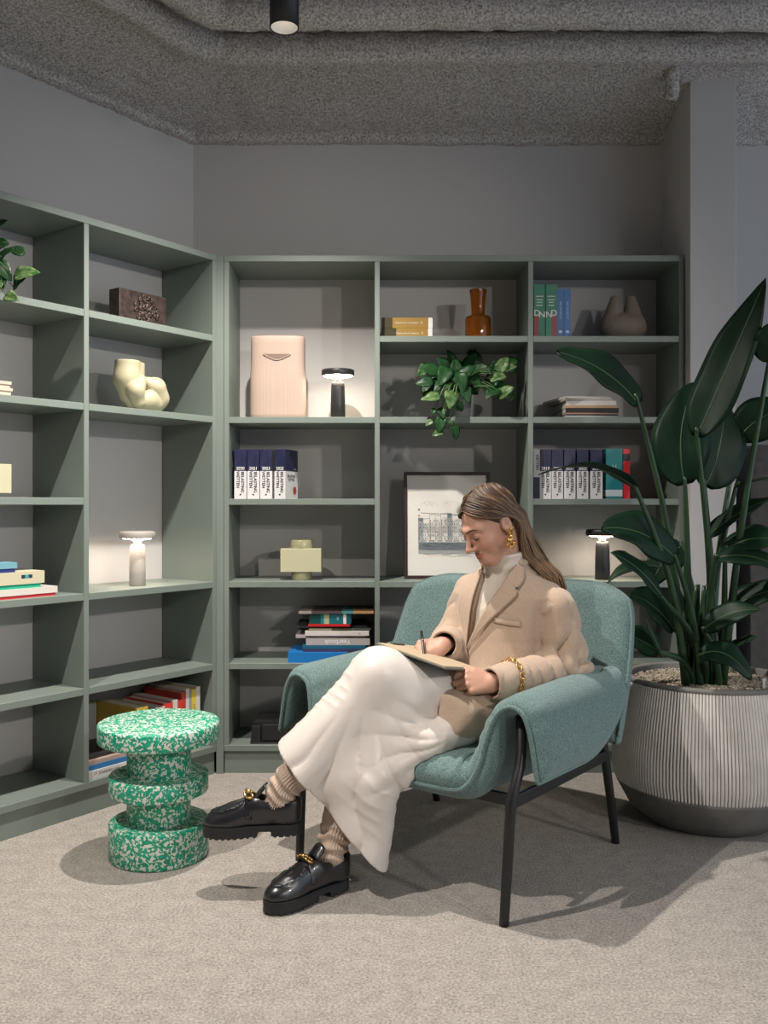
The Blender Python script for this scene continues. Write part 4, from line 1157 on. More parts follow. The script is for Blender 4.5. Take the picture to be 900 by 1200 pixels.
def f_core(p):
    d = ell(p, (.085, .085, .48), (.155, .105, .11))
    d = smin(d, rc(p, (.09, .09, .52), (.105, .115, .70), .09, .085), .05)
    d = smin(d, rc(p, shL + A3(-.03, .01, -.01), shR + A3(.03, .01, -.01), .036, .036), .04)
    d = smin(d, f_neck(p), .03)
    for a, b, c, r in ((shL + A3(-.02, 0, -.01), elL, wrL, (.034, .030, .022)), (shR + A3(.02, 0, -.01), elR, wrR, (.034, .030, .022)), (hipL, kneL, ankL, (.078, .052, .034)), (hipR, kneR, ankR, (.078, .052, .034))):
        d = smin(d, chain(p, [a, b, c], r, .02), .03)
    return d
SK = A3(.50, .275, .195); LIP = A3(.40, .125, .10)
def skin_col(P, face):
    c = np.ones((len(P), 4)); c[:, :3] = SK
    if face:
        q = b2h(P); x = np.abs(q[:, 0])
        lip = np.maximum(rc(np.c_[x, q[:, 1], q[:, 2]], (0, -.0945, -.0555), (.020, -.083, -.0575), .0055, .003), -1e3)
        lip2 = rc(np.c_[x, q[:, 1], q[:, 2]], (0, -.0935, -.0665), (.016, -.0835, -.064), .006, .003)
        k = np.clip(1 - np.minimum(lip, lip2) / .0022, 0, 1)[:, None]; c[:, :3] = c[:, :3] * (1 - k) + LIP * k
        ck = np.exp(-((x - .042) ** 2 + (q[:, 1] + .066) ** 2 + (q[:, 2] + .028) ** 2) / .02 ** 2)[:, None] * .35
        ns = np.exp(-((x) ** 2 + (q[:, 1] + .112) ** 2 + (q[:, 2] + .03) ** 2) / .014 ** 2)[:, None] * .4
        c[:, :3] = c[:, :3] * (1 - ck - ns) + A3(.52, .22, .16) * (ck + ns)
        ed = np.exp(-(((x - .031) / .020) ** 2 + ((q[:, 2] - .010) / .009) ** 2)) * (q[:, 1] < -.05); ed = ed[:, None] * .40
        c[:, :3] = c[:, :3] * (1 - ed) + A3(.30, .14, .10) * ed
    return c
VV, FF, CC = [], [], []; off_ = 0
for f_, lo, hi, h_, face in ((f_headneck, h2b((0, 0, 0)) - .17, h2b((0, 0, 0)) + .17, .0026, True), (f_core, (-.32, -.62, .06), (.45, .28, .95), .011, False),
                             (foreL, wrL - .15, wrL + .12, .0024, False), (foreR, wrR - .15, wrR + .12, .0024, False)):
    P_, F_ = nets(f_, lo, hi, h_); VV.append(P_); FF.append(F_ + off_); CC.append(skin_col(P_, face)); off_ += len(P_)
M['skin'] = pmat('skin', (.6, .4, .3), .48, spec=.4, sss=.12)
nt, N_, Lk_, b_ = nodes_of(M['skin']); vc = N_.new('ShaderNodeVertexColor'); vc.layer_name = 'Col'; Lk_.new(vc.outputs[0], b_.inputs['Base Color'])
V_ = np.concatenate(VV); F_ = np.concatenate(FF)
mesh_obj('body', V_.tolist(), F_.tolist(), M['skin'], PR, True, col=np.concatenate(CC))

# ---- brows, lashes
M['brow'] = pmat('brow_hair', (.05, .026, .016), .7)
def on_face(x, z, lift=.0006):
    """point on the face in front of head-local (x, z)"""
    o_ = h2b(np.array([[x, -.16, z]])); d_ = HR @ A3(0, 1, 0)
    return march(f_head, o_, d_)[0] - d_ * lift
for s in (-1, 1):
    pts = [on_face(s * x, z) for x, z in ((.010, .0245), (.022, .0285), (.034, .0295), (.046, .0245))]
    v, f = tube_vf(spline(pts, 14), [.0020, .0030, .0024, .0009], 6); mesh_obj('eyebrow', v, f, M['brow'], PR, True)
    pts = [on_face(s * x, z, .001) for x, z in ((.017, .0005), (.025, -.0035), (.034, -.0040), (.044, .0005))]
    v, f = tube_vf(spline(pts, 14), [.0010, .0019, .0021, .0011], 6); mesh_obj('eyelashes', v, f, flat((.02, .012, .01)), PR, True)

# ---- hair
def hair_mat():
    m = bpy.data.materials.new('brown_hair'); nt, N, Lk, b = nodes_of(m)
    b.inputs['Roughness'].default_value = .5; b.inputs['Specular IOR Level'].default_value = .4
    vc = N.new('ShaderNodeVertexColor'); vc.layer_name = 'Col'; Lk.new(vc.outputs[0], b.inputs['Base Color']); return m
M['hair'] = hair_mat()
BR = A3(.046, .024, .015); BL = A3(.32, .20, .105)
def f_cap(p):
    q = b2h(p)
    d = ell(q, (0, .018, .036), (.0768, .0968, .0872))
    k = .75 * q[:, 1] + .66 * q[:, 2] + .10 * np.abs(q[:, 0]) - .004
    d = smax(d, -k, .006)
    d = smax(d, -.055 - q[:, 2] + .0 * q[:, 1], .01)
    return smax(d, -ell(q, (0, .010, .030), (.066, .086, .076)), .004)
Pc, Fc = nets(f_cap, h2b((0, 0, 0)) - .15, h2b((0, 0, 0)) + .15, .0036)
hv, hf, hc = [], [], []
def addm(v, f, c):
    n = sum(len(a) for a in hv); hv.append(np.asarray(v)); hf.extend([tuple(int(i) + n for i in q) for q in f]); hc.append(c)
addm(Pc, Fc.tolist(), np.c_[np.tile(BR * .9, (len(Pc), 1)), np.ones(len(Pc))])
def capray(x, y, z, r=1.0):
    """push a head-local direction out to the hair surface"""
    c = A3(0, .018, .036); d = A3(x, y, z) - c; e = A3(.081, .101, .0915); t_ = 1 / np.linalg.norm(d / e); return c + d * t_ * r
rg = np.random.default_rng(12)
def guide(u, s):
    """head-local guide points for a strand rooted at u along the parting, on side s"""
    rt = capray(.004 * s, -.082 + .165 * u, .105 - .02 * abs(u - .4), 1.0)
    a = np.array([capray(.045 * s, -.075, .075), capray(.071 * s, -.050, .052), capray(.078 * s, -.010, .030), capray(.080 * s, .030, .012), A3(.077 * s, .052, -.030)])
    b = np.array([capray(.042 * s, -.020, .120), capray(.075 * s, .000, .085), capray(.082 * s, .020, .050), capray(.078 * s, .045, .010), A3(.072 * s, .066, -.040)])
    c = np.array([capray(.040 * s, .085, .095), capray(.058 * s, .090, .060), capray(.060 * s, .095, .020), A3(.058 * s, .102, -.012), A3(.054 * s, .096, -.055)])
    g = a + (b - a) * min(1, u * 2) if u < .5 else b + (c - b) * (u * 2 - 1)
    return np.vstack([rt, g])
def strand(u, s, w0, lift, end1, end2, jit):
    g = guide(u, s); ctr = A3(0, .018, .0)
    g = g + (g - ctr) / np.linalg.norm(g - ctr, axis=1)[:, None] * lift
    pts = [h2b(q) for q in g] + [end1, end2] + ([A3(.228, .205, .760) + (end2 - A3(.250, .125, .83)) * .5] if s > 0 else [])
    pts = np.array(pts); pts[1:-1] += rg.normal(0, jit, (len(pts) - 2, 3))
    path = spline(pts, 24)
    v, f = tube_vf(path, [w0 * .5, w0, w0, w0, w0 * .8, w0 * .25], 6, flat=.6)
    t_ = np.repeat(np.linspace(0, 1, 24), 6)[:, None]
    mixv = np.clip((t_ - .42) / .55, 0, 1) ** 1.2
    tone = rg.random(); base = BR * (.7 + .8 * rg.random()) if tone < .62 else BR * .5 + BL * .42
    col = base * (1 - mixv * .85) + BL * (.75 + .5 * rg.random()) * mixv * .85
    addm(v, f, np.c_[col, np.ones(len(col))])
for i in range(430):
    u = rg.random() ** (.85 if i < 250 else .6); w0 = rg.uniform(.0028, .0048)
    k = np.clip(u + rg.normal(0, .12), 0, 1)
    e1 = A3(.172, .078, .905) * (1 - k) + A3(.190, .165, .895) * k + rg.normal(0, .004, 3)
    e2 = A3(.226, .100, .842) * (1 - k) + A3(.246, .170, .832) * k + rg.normal(0, .004, 3) + A3(.012, .004, -.012) * rg.uniform(-1, .8)
    strand(u, 1, w0, rg.uniform(-.001, .003), e1, e2, .0012)
for i in range(150):
    u = rg.random(); w0 = rg.uniform(.003, .005); k = np.clip(u + rg.normal(0, .1), 0, 1)
    e1 = A3(.060, .130, .885) * (1 - k) + A3(.110, .155, .885) * k + rg.normal(0, .005, 3)
    e2 = A3(.050, .190, .79) * (1 - k) + A3(.130, .205, .78) * k + rg.normal(0, .008, 3)
    strand(u, -1, w0, rg.uniform(-.001, .003), e1, e2, .0012)
mesh_obj('hair', np.vstack(hv), hf, M['hair'], PR, True, col=np.vstack(hc))

# ---- turtleneck
M['knit'] = pmat('cream_knit', (.62, .55, .48), .85, bump=(260, .3, .001), sheen=.2)
SEC = np.array([  # z, cx, cy, rx, ry
 (.40, .080, .055, .190, .150), (.46, .085, .060, .182, .142), (.55, .090, .075, .150, .128), (.65, .096, .090, .143, .122), (.74, .103, .100, .158, .117), (.78, .107, .104, .180, .106), (.81, .107, .104, .150, .092), (.84, .106, .102, .105, .076), (.87, .106, .098, .078, .064), (.89, .106, .096, .060, .055)])
def sec(p, grow):
    z = p[:, 2]; cx, cy, rx, ry = [np.interp(z, SEC[:, 0], SEC[:, i]) for i in (1, 2, 3, 4)]
    rx = rx + grow; ry = ry + grow
    e = 2.3; k = (np.abs((p[:, 0] - cx) / rx) ** e + np.abs((p[:, 1] - cy) / ry) ** e) ** (1 / e)
    return (k - 1) * np.minimum(rx, ry) * .92
def f_turtle(p):
    d = smax(sec(p, -.010), p[:, 2] - .865, .02)
    nk = rc(p, (.105, .093, .84), h2b((0, .024, -.060)), .064, .0575)
    ax = h2b((0, .024, -.060)) - A3(.105, .093, .84); ax /= np.linalg.norm(ax)
    t_ = (p - A3(.105, .093, .84)) @ ax
    nk = smax(nk, t_ - .072 , .006)
    nk = smin(nk, nk + .0, .01) - .0015 * np.cos(np.clip(t_ - .035, -.05, .05) * 150)
    d = smin(d, nk, .014)
    d = smax(d, .5 - p[:, 2], .01)
    return d + .0012 * vnoise(p, 40, 3)
sdf_obj('turtleneck', f_turtle, (-.12, -.08, .49), (.32, .26, .95), .0042, M['knit'], PR)

# ---- blazer
M['blazer'] = pmat('beige_wool', (.45, .332, .248), .85, var=(160, .05), bump=(500, .25, .0008), sheen=.3, spec=.25)
def wrk(p, seed, sx=(1, 1, 1)):
    q = p * np.asarray(sx); n1 = vnoise(q, 17, seed); n2 = vnoise(q, 34, seed + 3)
    return np.abs(n1 * 2.2) ** .6 - .75 + n2 * .25
def sleeve(p, a, b, c, r, cuff, seed, amp):
    d = chain(p, [a, b, c], r, .025)
    ab = b - a; bc = c - b
    tb = np.clip(np.linalg.norm(p - b, axis=1) / .13, 0, 1)
    w_ = amp * (1.3 - .75 * tb)
    ax = (c - a) / np.linalg.norm(c - a)
    ta = (p - b) @ (bc / np.linalg.norm(bc)); tu = (p - a) @ (ab / np.linalg.norm(ab))
    side = np.c_[ta * 1.0, tu * 1.0, (p @ A3(.4, .3, .3)) * .55]
    near = np.exp(-(np.linalg.norm(p - b, axis=1) / .115) ** 2)
    ph = np.where(ta > 0, ta, -tu * .9) ; wp = vnoise(p, 11, seed) * 2.1 + (p @ A3(5, -4, 7)) * 1.2
    fold = np.abs(np.sin(ta * 62 + wp)) ** .55 - .62
    fold2 = np.abs(np.sin((tu * 48) + wp * 1.3 + 1)) ** .55 - .62
    lowr = np.clip(ta / .05, 0, 1)
    A_ = (.008 + .018 * near) * np.clip(np.linalg.norm(p - c, axis=1) / .06, .2, 1)
    d = d - A_ * (fold * lowr + fold2 * (1 - lowr)) - amp * .35 * wrk(side, seed) * near
    end = (p - c) @ (bc / np.linalg.norm(bc)) - cuff
    d = smax(d, end, .004)
    inn = rc(p, c - bc / np.linalg.norm(bc) * .10, c + bc / np.linalg.norm(bc) * .06, .030, r[2] - .006)
    return smax(d, -inn, .003)
ctL = wrL + (wrL - elL) / np.linalg.norm(wrL - elL) * .0
def f_torso_plain(p):
    d = sec(p, .004)
    d = smin(d, rc(p, shL + A3(-.05, 0, .012), shR + A3(.05, 0, .010), .046, .046), .03)
    d = smax(d, p[:, 2] - .880, .01); d = smax(d, .405 - p[:, 2], .01)
    return d
hmL = hipL + (kneL - hipL) * .52
def f_torso(p):
    d = f_torso_plain(p)
    fl = chain(p, [A3(.17, .05, .45), A3(.138, -.10, .468), A3(.112, -.20, .462)], [.10, .086, .080], .03)
    ax = kneL - hipL; ax = ax / np.linalg.norm(ax)
    t_ = -.262 - p[:, 1] + .22 * (p[:, 2] - .45)
    fl = smax(fl, t_, .008); fl = smax(fl, .050 - p[:, 0] - .12 * p[:, 1], .01); fl = smax(fl, .385 - p[:, 2], .01)
    d = smin(d, fl, .025)
    d = d - .0045 * wrk(np.c_[p[:, 0], p[:, 1], p[:, 2] * .45], 9) * np.clip((.80 - p[:, 2]) / .15, .15, 1)
    return d
def f_blazer(p):
    d = f_torso(p)
    d = smin(d, sleeve(p, shL, elL, wrL, (.060, .058, .046), .012, 4, .014), .003)
    d = smin(d, sleeve(p, shR, elR, wrR, (.058, .055, .044), .008, 6, .014), .014)
    # V opening down to the button
    z = p[:, 2]; k = np.clip((z - .635) / .22, 0, 1.3)
    xr = .047 + .012 * k; xl = .047 + .115 * k
    v = np.maximum(np.maximum(xr - p[:, 0], p[:, 0] - xl), .630 - z) * .85
    v = np.maximum(v, p[:, 1] - .085)
    d = smax(d, -v, .003)
    nk = rc(p, (.105, .093, .80), (.103, .06, .93), .066, .066)
    d = smax(d, -nk, .004)
    return d
o = sdf_obj('blazer', f_blazer, (-.17, -.30, .37), (.42, .27, .90), .0042, M['blazer'], PR)
def f_front(p): return smin(f_torso(p), sleeve(p, shL, elL, wrL, (.060, .058, .046), .012, 4, .014), .014)
def panel(name, E1, E2, lift, thick, nu=30, nv=12, mat=None, parent=None, roll=0):
    a = spline([(x, 0, z) for x, z in E1], nu); b = spline([(x, 0, z) for x, z in E2], nu)
    G = np.array([a + (b - a) * t_ for t_ in np.linspace(0, 1, nv)]).transpose(1, 0, 2)
    q = G.reshape(-1, 3).copy(); q[:, 1] = -.30
    q = march(f_front, q, A3(0, 1, 0), 80); q[:, 1] = np.clip(q[:, 1], -.3, .10)
    Q = q.reshape(nu, nv, 3)
    ks = np.linspace(0, 1, nv)
    Q[:, :, 1] -= (lift + roll * (1 - ks) ** 2)[None, :]
    # smooth the projected sheet
    for _ in range(4):
        Q[1:-1, :, 1] = (Q[:-2, :, 1] + 2 * Q[1:-1, :, 1] + Q[2:, :, 1]) / 4; Q[:, 1:-1, 1] = (Q[:, :-2, 1] + 2 * Q[:, 1:-1, 1] + Q[:, 2:, 1]) / 4
    return slab(Q, thick, .004, mat or M['blazer'], name, parent or PR)
# her left lapel with notch, right lapel, overlapping front
panel('lapel', [(.047, .625), (.080, .70), (.112, .765), (.142, .82), (.160, .862)], [(.050, .622), (.105, .695), (.160, .752), (.192, .790), (.176, .812)], .008, .0022, parent=o, roll=.004)
panel('collar', [(.144, .826), (.156, .850), (.166, .875)], [(.190, .806), (.197, .830), (.186, .866)], .009, .0022, 14, 8, parent=o, roll=.003)
panel('lapel', [(.046, .625), (.050, .70), (.054, .78), (.062, .862)], [(.043, .624), (.018, .69), (-.012, .765), (.020, .845)], .008, .0022, parent=o, roll=.004)
#panel('front_panel', [(.046, .628), (.052, .57), (.060, .52)], [(.110, .655), (.12, .57), (.125, .52)], .004, .0016, 20, 12, parent=o)
panel('breast_pocket', [(.132, .722), (.170, .717), (.208, .713)], [(.132, .706), (.170, .701), (.208, .697)], .0035, .0016, 20, 5, parent=o)
# dart seam and hip pocket
#panel('hip_pocket', [(.185, .520), (.235, .512)], [(.185, .508), (.235, .500)], .0035, .0016, 16, 5, parent=o)
# collar roll behind the neck
cp = [h for h in (A3(.166, .06, .872), A3(.178, .105, .885), A3(.150, .155, .885), A3(.105, .172, .885), A3(.062, .155, .885), A3(.036, .105, .88), A3(.052, .05, .868))]
mb = MB(); mb.tube(spline(cp, 40), .013, 10); mb.obj('collar_roll', M['blazer'], o, True)
# cuff buttons
uL = (elL - wrL) / np.linalg.norm(elL - wrL)
for k in range(4):
    c_ = wrL + uL * (.010 + .0125 * k) + A3(0, 0, -.040); d_ = A3(.45, -.62, -.25); d_ /= np.linalg.norm(d_)
    q = march(f_blazer, (c_ + d_ * .09)[None], -d_)[0] + d_ * .001
    Mx = Matrix.Translation(q) @ Vector(d_).to_track_quat('Z', 'Y').to_matrix().to_4x4()
    mb = MB(); mb.lathe([(0, -.001), (.0055, -.001), (.006, .0012), (.0045, .002), (.004, .0012), (0, .0012)], 16, M=Mx); mb.obj('cuff_button', flat((.17, .12, .085), .3), o, True)

# ---- jewellery
M['gold'] = pmat('polished_gold', (.80, .50, .18), .22, metal=1)
def torus(R_, r_, M4, n=18, m=8, sx=1.0):
    P_ = [Vector((R_ * sx * math.cos(a), R_ * math.sin(a), 0)) for a in np.linspace(0, 2 * math.pi, n, endpoint=False)]
    v = []; f = []
    for i, c in enumerate(P_):
        a = 2 * math.pi * i / n; nx = Vector((math.cos(a), math.sin(a), 0))
        for j in range(m):
            b2 = 2 * math.pi * j / m; v.append(M4 @ (c + nx * r_ * math.cos(b2) + Vector((0, 0, r_ * math.sin(b2)))))
    f = [(i * m + j, ((i + 1) % n) * m + j, ((i + 1) % n) * m + (j + 1) % m, i * m + (j + 1) % m) for i in range(n) for j in range(m)]
    return v, f
bc_ = wrL + uL * .062; e1 = np.cross(uL, A3(0, 0, 1)); e1 /= np.linalg.norm(e1); e2 = np.cross(e1, uL)
ring_pts = []
for k in range(22):
    a = 2 * math.pi * k / 22; d_ = e1 * math.cos(a) + e2 * math.sin(a)
    ring_pts.append((march(f_blazer, (bc_ + uL * .006 * math.sin(a) + d_ * .11)[None], -d_, 70)[0] + d_ * .004, d_))
brc = bpy.data.objects.new('bracelet', None); COL.objects.link(brc); brc.parent = PR
for k, (q, d_) in enumerate(ring_pts):
    if np.linalg.norm(q - bc_) > .072: continue
    tg = ring_pts[(k + 1) % 22][0] - ring_pts[k - 1][0]; tg /= np.linalg.norm(tg)
    zax = d_ if k % 2 else np.cross(tg, d_); yax = np.cross(zax, tg)
    M4 = Matrix([[tg[i], yax[i], zax[i], q[i]] for i in range(3)] + [[0, 0, 0, 1]])
    v, f = torus(.0072, .0020, M4, 16, 6, 1.6); mesh_obj('chain_link', v, f, M['gold'], brc, True)
ear0 = h2b((.080, .008, -.034)); er = bpy.data.objects.new('earring', None); COL.objects.link(er); er.parent = PR
rge = random.Random(9)
for k in range(15):
    u = k / 14; q = ear0 + A3(.004 + .006 * math.sin(k * 2.4), -.006 + .008 * math.cos(k * 2.4), .016 - .058 * u) + A3(rge.uniform(-.003, .003), rge.uniform(-.006, .006), 0) * (.5 + u)
    s_ = .0048 + .0035 * u; M4 = Matrix.Translation(q) @ Euler((rge.uniform(0, 3), rge.uniform(0, 3), rge.uniform(0, 3))).to_matrix().to_4x4() @ Matrix.Diagonal((s_, s_ * .7, s_ * 1.2, 1))
    mb = MB(); mb.lathe([(0, -1), (.75, -.6), (1, 0), (.7, .65), (0, 1)], 9, M=M4); mb.obj('nugget', M['gold'], er, True)

# ---- skirt
M['satin'] = pmat('ivory_satin', (.66, .60, .55), .36, sheen=.15, spec=.5, bump=(22, .18, .006), detail=3, stretch=(1.2, 1.2, .45))
hemB, hemN = A3(.010, -.440, .104), A3(.582, .455, .674)
_pp = cl(545, 868, 2.45); PIN = (.788 * _pp[0] + .616 * _pp[1], _pp[2]); _pp = cl(428, 785, 2.5); KNE = (.788 * _pp[0] + .616 * _pp[1], _pp[2])
def f_skirt_o(p):
    d = smin(rc(p, hipL, kneL, .086, .074), rc(p, hipR, kneR, .088, .072), .035)
    d = smin(d, ell(p, (.085, .075, .46), (.185, .135, .105)), .05)
    s1 = rc(p, kneL, kneL + (ankL - kneL) * 1.05, .076, .098)
    s2 = chain(p, [kneR + A3(.03, 0, .02), A3(-.060, -.40, .30), A3(-.078, -.43, .06)], [.074, .078, .076], .04)
    s3 = chain(p, [A3(.01, -.30, .50), A3(-.035, -.385, .30), A3(-.050, -.425, .06)], [.066, .058, .054], .04)
    dr = smin(smin(s1, s2, .07), s3, .06)
    d = smin(d, dr, .045)
    # fabric bridging the lap to the tail beside the seat
    d = smin(d, chain(p, [A3(.13, -.20, .43), A3(.075, -.30, .40), A3(.02, -.365, .33)], [.050, .045, .04], .03), .05)
    hang = np.clip((.56 - p[:, 2]) / .30, 0, 1) * np.clip((-.22 - p[:, 1]) / .12, 0, 1)
    # folds radiate from where the cloth is pinched beside the seat, and from the knee down to the hem
    u_ = .788 * p[:, 0] + .616 * p[:, 1]; v_ = p[:, 2]; wob = vnoise(p, 9, 21)
    r1 = np.hypot(u_ - PIN[0], v_ - PIN[1]) + 1e-6; a1 = np.arctan2(v_ - PIN[1], u_ - PIN[0])
    a1 = np.where(a1 < 0, a1 + 2 * math.pi, a1)
    r2 = np.hypot(u_ - KNE[0], v_ - KNE[1]) + 1e-6; a2 = np.arctan2(u_ - KNE[0], KNE[1] - v_)
    f1 = (np.abs(np.sin(a1 * 12 + 1.8 * wob)) ** .6 - .62) * .0115 * np.exp(-((r1 - .14) / .13) ** 2)
    f2 = (np.abs(np.sin(a2 * 10.5 + 1.6 * wob + .4)) ** .65 - .62) * .0165 * np.clip((r2 - .06) / .24, 0, 1) * np.clip(r1 / .2, 0, 1)
    n3 = vnoise(np.c_[u_ + v_ * .7, p[:, 1] * .6, v_ - u_ * .5], 15, 33)
    cr = (np.abs(np.sin((u_ * .75 + v_ * .9) * 75 + 3.5 * wob)) ** .6 - .6) * .0030 * np.clip(vnoise(p, 7, 3) * 3, 0, 1)
    return d - hang * (f1 + f2) + cr * np.clip((-.05 - p[:, 1]) / .15, 0, 1)
def f_skirt(p):
    d = f_skirt_o(p)
    bend = .03 * np.sin((p @ A3(.22, .11, -.27)) * 16)
    hem = -((p - hemB) @ hemN) + bend * .25
    d2 = np.maximum(d, hem)
    inner = np.maximum(d + .011, ((p - hemB) @ hemN) - .09)
    return np.maximum(d2, -inner)
sdf_obj('skirt', f_skirt, (-.38, -.66, .05), (.31, .23, .70), .0042, M['satin'], PR)

# ---- socks: ribbed tubes, wrinkled at the ankle
M['sock'] = pmat('oatmeal_rib_knit', (.50, .39, .31), .9, bump=(200, .3, .001))
for kn, an, toe, sd in ((kneL, ankL, A3(-.788, -.617, 0), 1), (kneR, ankR, A3(-.208, -.978, 0), 2)):
    up = kn - an; up /= np.linalg.norm(up)
    path = spline([an + up * .24, an + up * .15, an + up * .075, an + up * .02 + A3(0, 0, .005), an + toe * .012 - A3(0, 0, .028), an + toe * .022 - A3(0, 0, .060)], 90)
    n_ = 132; rr = np.interp(np.linspace(0, 1, 90), [0, .3, .55, .75, .88, 1], [.054, .050, .043, .036, .027, .020])
    v, f = tube_vf(path, 1.0, n_)
    v = np.array(v).reshape(90, n_, 3); d_ = v - path[:, None]
    al = np.linspace(0, 1, 90)[:, None]; an_ = np.arange(n_)[None] * 2 * math.pi / n_
    pn_ = (path[:, None] + d_ * .04).reshape(-1, 3)
    wob = vnoise(pn_, 26, sd).reshape(90, n_)
    wr_ = .0042 * np.sin(al * 62 + 2.6 * wob + 1.1 * np.sin(an_ + sd)) * np.exp(-((al - .62) / .17) ** 2)
    rib = .0011 * np.where((np.arange(n_) // 2) % 2 == 0, 1, -1)[None]
    v = path[:, None] + d_ * (rr[:, None] + wr_ + rib)[..., None]
    mesh_obj('sock', v.reshape(-1, 3), f, M['sock'], PR, True)

# ---- loafers
M['leather'] = pmat('black_leather', (.012, .012, .014), .30, spec=.6, bump=(45, .08, .002), coat=.25)
M['rubber'] = pmat('black_rubber', (.014, .014, .015), .55)
def outline(n=60, grow=0.0, y0=.004, y1=-.266):
    pts = []
    L_ = y0 - y1
    us = (1 - np.cos(np.linspace(0, math.pi, n))) / 2
    hw = np.interp(us, [0, .03, .08, .18, .38, .50, .68, .82, .91, .97, 1], [.004, .018, .028, .033, .031, .034, .0455, .045, .036, .020, .004])
    L = [(hw[i] + grow, y0 - us[i] * L_) for i in range(n)]; Rr = [(-hw[i] - grow, y0 - us[i] * L_) for i in range(n)][::-1]
    return L + Rr
def extr(mb, pts, z0, z1):
    n = len(pts); v = [(x, y, z0) for x, y in pts] + [(x, y, z1) for x, y in pts]
    f = [tuple(range(n))[::-1] if False else tuple(range(n)), tuple(range(n, 2 * n))[::-1]] + [(i, i + n, (i + 1) % n + n, (i + 1) % n) for i in range(n)]
    mb.add(v, f)
def f_upper(p):
    x = p.copy(); x[:, 0] = np.abs(x[:, 0])
    d = ell(p, (0, -.203, .040), (.0415, .060, .036))
    d = smin(d, rc(p, (0, -.040, .058), (0, -.175, .052), .0315, .036), .02)
    d = smin(d, rc(p, (0, -.200, .052), (0, -.120, .080), .026, .033), .02)
    d = smin(d, rc(p, (0, -.028, .05), (0, -.024, .092), .0315, .0275), .02)
    d = smin(d, rc(p, (0, -.030, .085), (0, -.105, .082), .028, .032), .02)
    d = smax(d, .033 - p[:, 2], .004)
    cut = .098 + .012 * np.clip((p[:, 1] + .06) / .06, -1, 1) ** 2
    hole = rc(p, (0, -.040, .085), (0, -.092, .105), .0235, .0245)
    hole = smin(hole, rc(p, (0, -.035, .12), (0, -.115, .15), .04, .045), .01)
    d = smax(d, -hole, .004)
    # moccasin ridge round the toe apron
    a = np.sqrt((p[:, 0] / .030) ** 2 + ((p[:, 1] + .190) / .052) ** 2)
    d = d - .0042 * np.exp(-((a - 1) / .05) ** 2) * (p[:, 2] > .05) * (p[:, 1] < -.150)
    return d
up_mesh = None
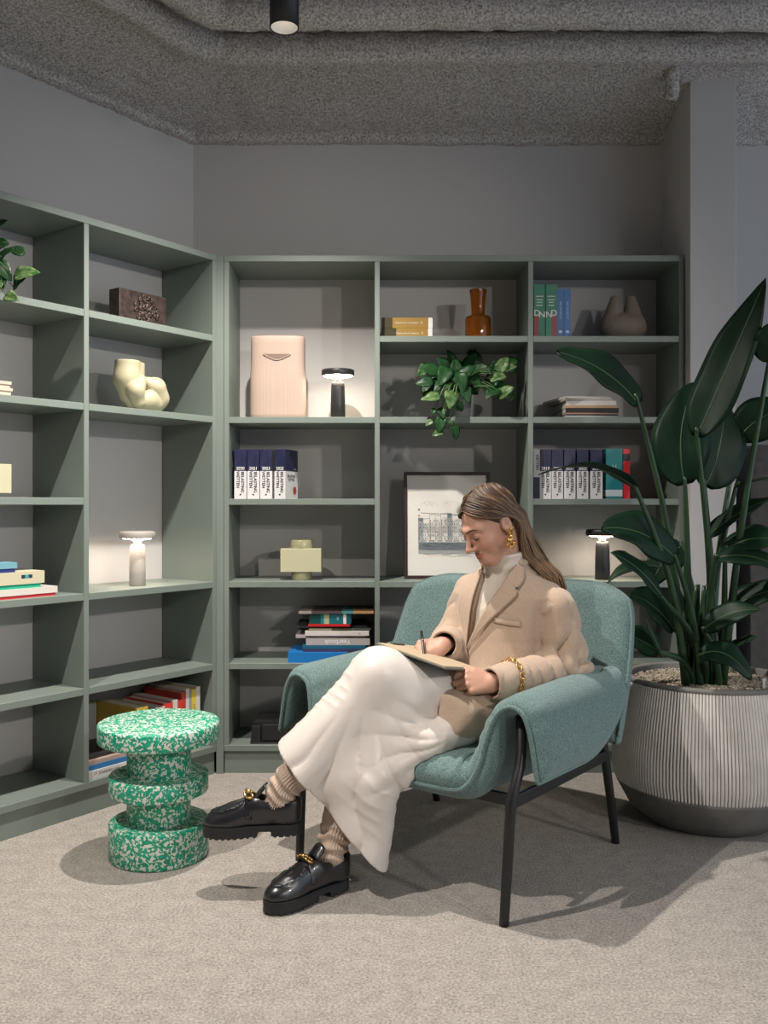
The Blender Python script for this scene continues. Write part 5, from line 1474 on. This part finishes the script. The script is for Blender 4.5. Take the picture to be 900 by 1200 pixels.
def shoe(loc, phi, pitch=0, roll=0, lab=None):
    global up_mesh
    so = bpy.data.objects.new('shoe', None); COL.objects.link(so); so.parent = PR; so.location = loc; so.rotation_euler = Euler((pitch, roll, phi))
    if up_mesh is None:
        o1 = sdf_obj('upper', f_upper, (-.06, -.275, .02), (.06, .02, .14), .0026, M['leather'], so); up_mesh = o1.data
    else: link('upper', up_mesh, so)
    mb = MB(); extr(mb, outline(), .018, .034); extr(mb, outline(60, .0012), .024, .029); mb.obj('welt', M['rubber'], so)
    mb = MB()
    ol = outline(90); fo = [p for p in ol if p[1] < -.118]; 
    # lugged forefoot and heel block
    def clip(y0, y1, z0, z1, grow=.001):
        pts = [(x + math.copysign(grow, x), y) for x, y in outline(120) if y1 <= y <= y0]
        if len(pts) > 4: extr(mb, pts, z0, z1)
    clip(-.112, -.27, .0055, .0185, 0); clip(.01, -.078, .0055, .0185, 0)
    for k in range(9): clip(-.116 - k * .0168, -.116 - k * .0168 - .0118, .003, .0085)
    for k in range(5): clip(.008 - k * .0172, .008 - k * .0172 - .0125, .003, .0085)
    mb.obj('lug_sole', M['rubber'], so)
    # saddle strap, tongue, horsebit
    st = [march(f_upper, np.array([[x * 1.0, -.137, .16 if abs(x) < .028 else .09]]), A3(0, 0, -1) if abs(x) < .028 else A3(-math.copysign(1, x), 0, -.4) / math.hypot(1, .4))[0] if abs(x) < .028 else march(f_upper, np.array([[math.copysign(.07, x), -.137, zz_]]), A3(-math.copysign(1, x), 0, 0))[0] for x, zz_ in ((-.03, .052), (-.031, .066), (-.022, 0), (-.012, 0), (0, 0), (.012, 0), (.022, 0), (.031, .066), (.03, .052))]
    sp_ = spline(st, 28); G = np.array([[q + A3(0, dy, .0016) for dy in (-.010, -.005, 0, .005, .010)] for q in sp_])
    slab(G, .0016, .003, M['leather'], 'saddle_strap', so)
    G = np.array([[A3(x * (1 - .12 * k), -.118 + .030 * k, .113 + .030 * k - .010 * (x / .026) ** 2) for k in np.linspace(0, 1, 8)] for x in np.linspace(-.026, .026, 9)])
    slab(G, .002, .005, M['leather'], 'tongue', so)
    hb = MB()
    for s in (-1, 1):
        q = march(f_upper, np.array([[s * .0155, -.137, .16]]), A3(0, 0, -1))[0]
        M4 = Matrix.Translation(q + A3(0, 0, .008)) @ Matrix.Rotation(R(-28), 4, 'X') @ Matrix.Rotation(R(s * 22), 4, 'Y')
        v, f = torus(.0125, .0034, M4, 20, 8, .85); hb.add(v, f)
    q = march(f_upper, np.array([[0, -.137, .16]]), A3(0, 0, -1))[0]
    hb.tube([q + A3(-.009, 0, .010), q + A3(0, 0, .0115), q + A3(.009, 0, .010)], .004, 8)
    hb.obj('horsebit', M['gold'], so, True)
    return so
shoe((-.197, -.503, .152), R(-52), R(1.5))
shoe((-.108, -.415, 0), R(-12))

# ---- what she holds
M['board'] = pmat('grey_green_board', (.10, .105, .09), .5)
ba = A3(1, .03, -.20); ba /= np.linalg.norm(ba); bb = A3(-.02, 1, -.18); bb -= ba * (ba @ bb); bb /= np.linalg.norm(bb); bn = np.cross(ba, bb)
bc0 = A3(.022, -.212, .617)
Mloc = Matrix([[ba[i], bb[i], bn[i], bc0[i]] for i in range(3)] + [[0, 0, 0, 1]])
cb = thing('clipboard', 'thin grey clipboard with tan sheet resting on the white skirt', 'clipboard'); cb.matrix_world = CI.inverted() @ Mloc
mb = MB(); mb.box((-.118, -.10, 0), (.122, .10, .005), bevel=.0015); mb.obj('board', M['board'], cb)
mb = MB(); mb.box((-.112, -.095, .005), (.112, .095, .0075)); mb.obj('paper_pad', flat((.44, .34, .23), .8), cb)
mb = MB(); mb.box((-.116, -.03, .0055), (-.100, .03, .012), bevel=.002); mb.obj('clip', flat((.05, .05, .05), .3), cb)
pt = A3(*cl(498, 777, 2.60)); pe = A3(*cl(495, 750, 2.67))
dd = pe - pt; pe = pt + dd / np.linalg.norm(dd) * .125
pn = thing('pen', 'slim black pen held upright over the clipboard', 'pen'); pn.matrix_world = CI.inverted() @ Matrix.Translation(pt) @ Vector(dd).to_track_quat('Z', 'Y').to_matrix().to_4x4()
mb = MB(); mb.lathe([(0, 0), (.0015, .004), (.0042, .018), (.0042, .085)], 14); mb.obj('barrel', flat((.02, .02, .022), .3), pn, True)
mb = MB(); mb.lathe([(.0047, .083), (.0047, .123), (.003, .125), (0, .125)], 14); mb.obj('cap', flat((.015, .015, .016), .25), pn, True)
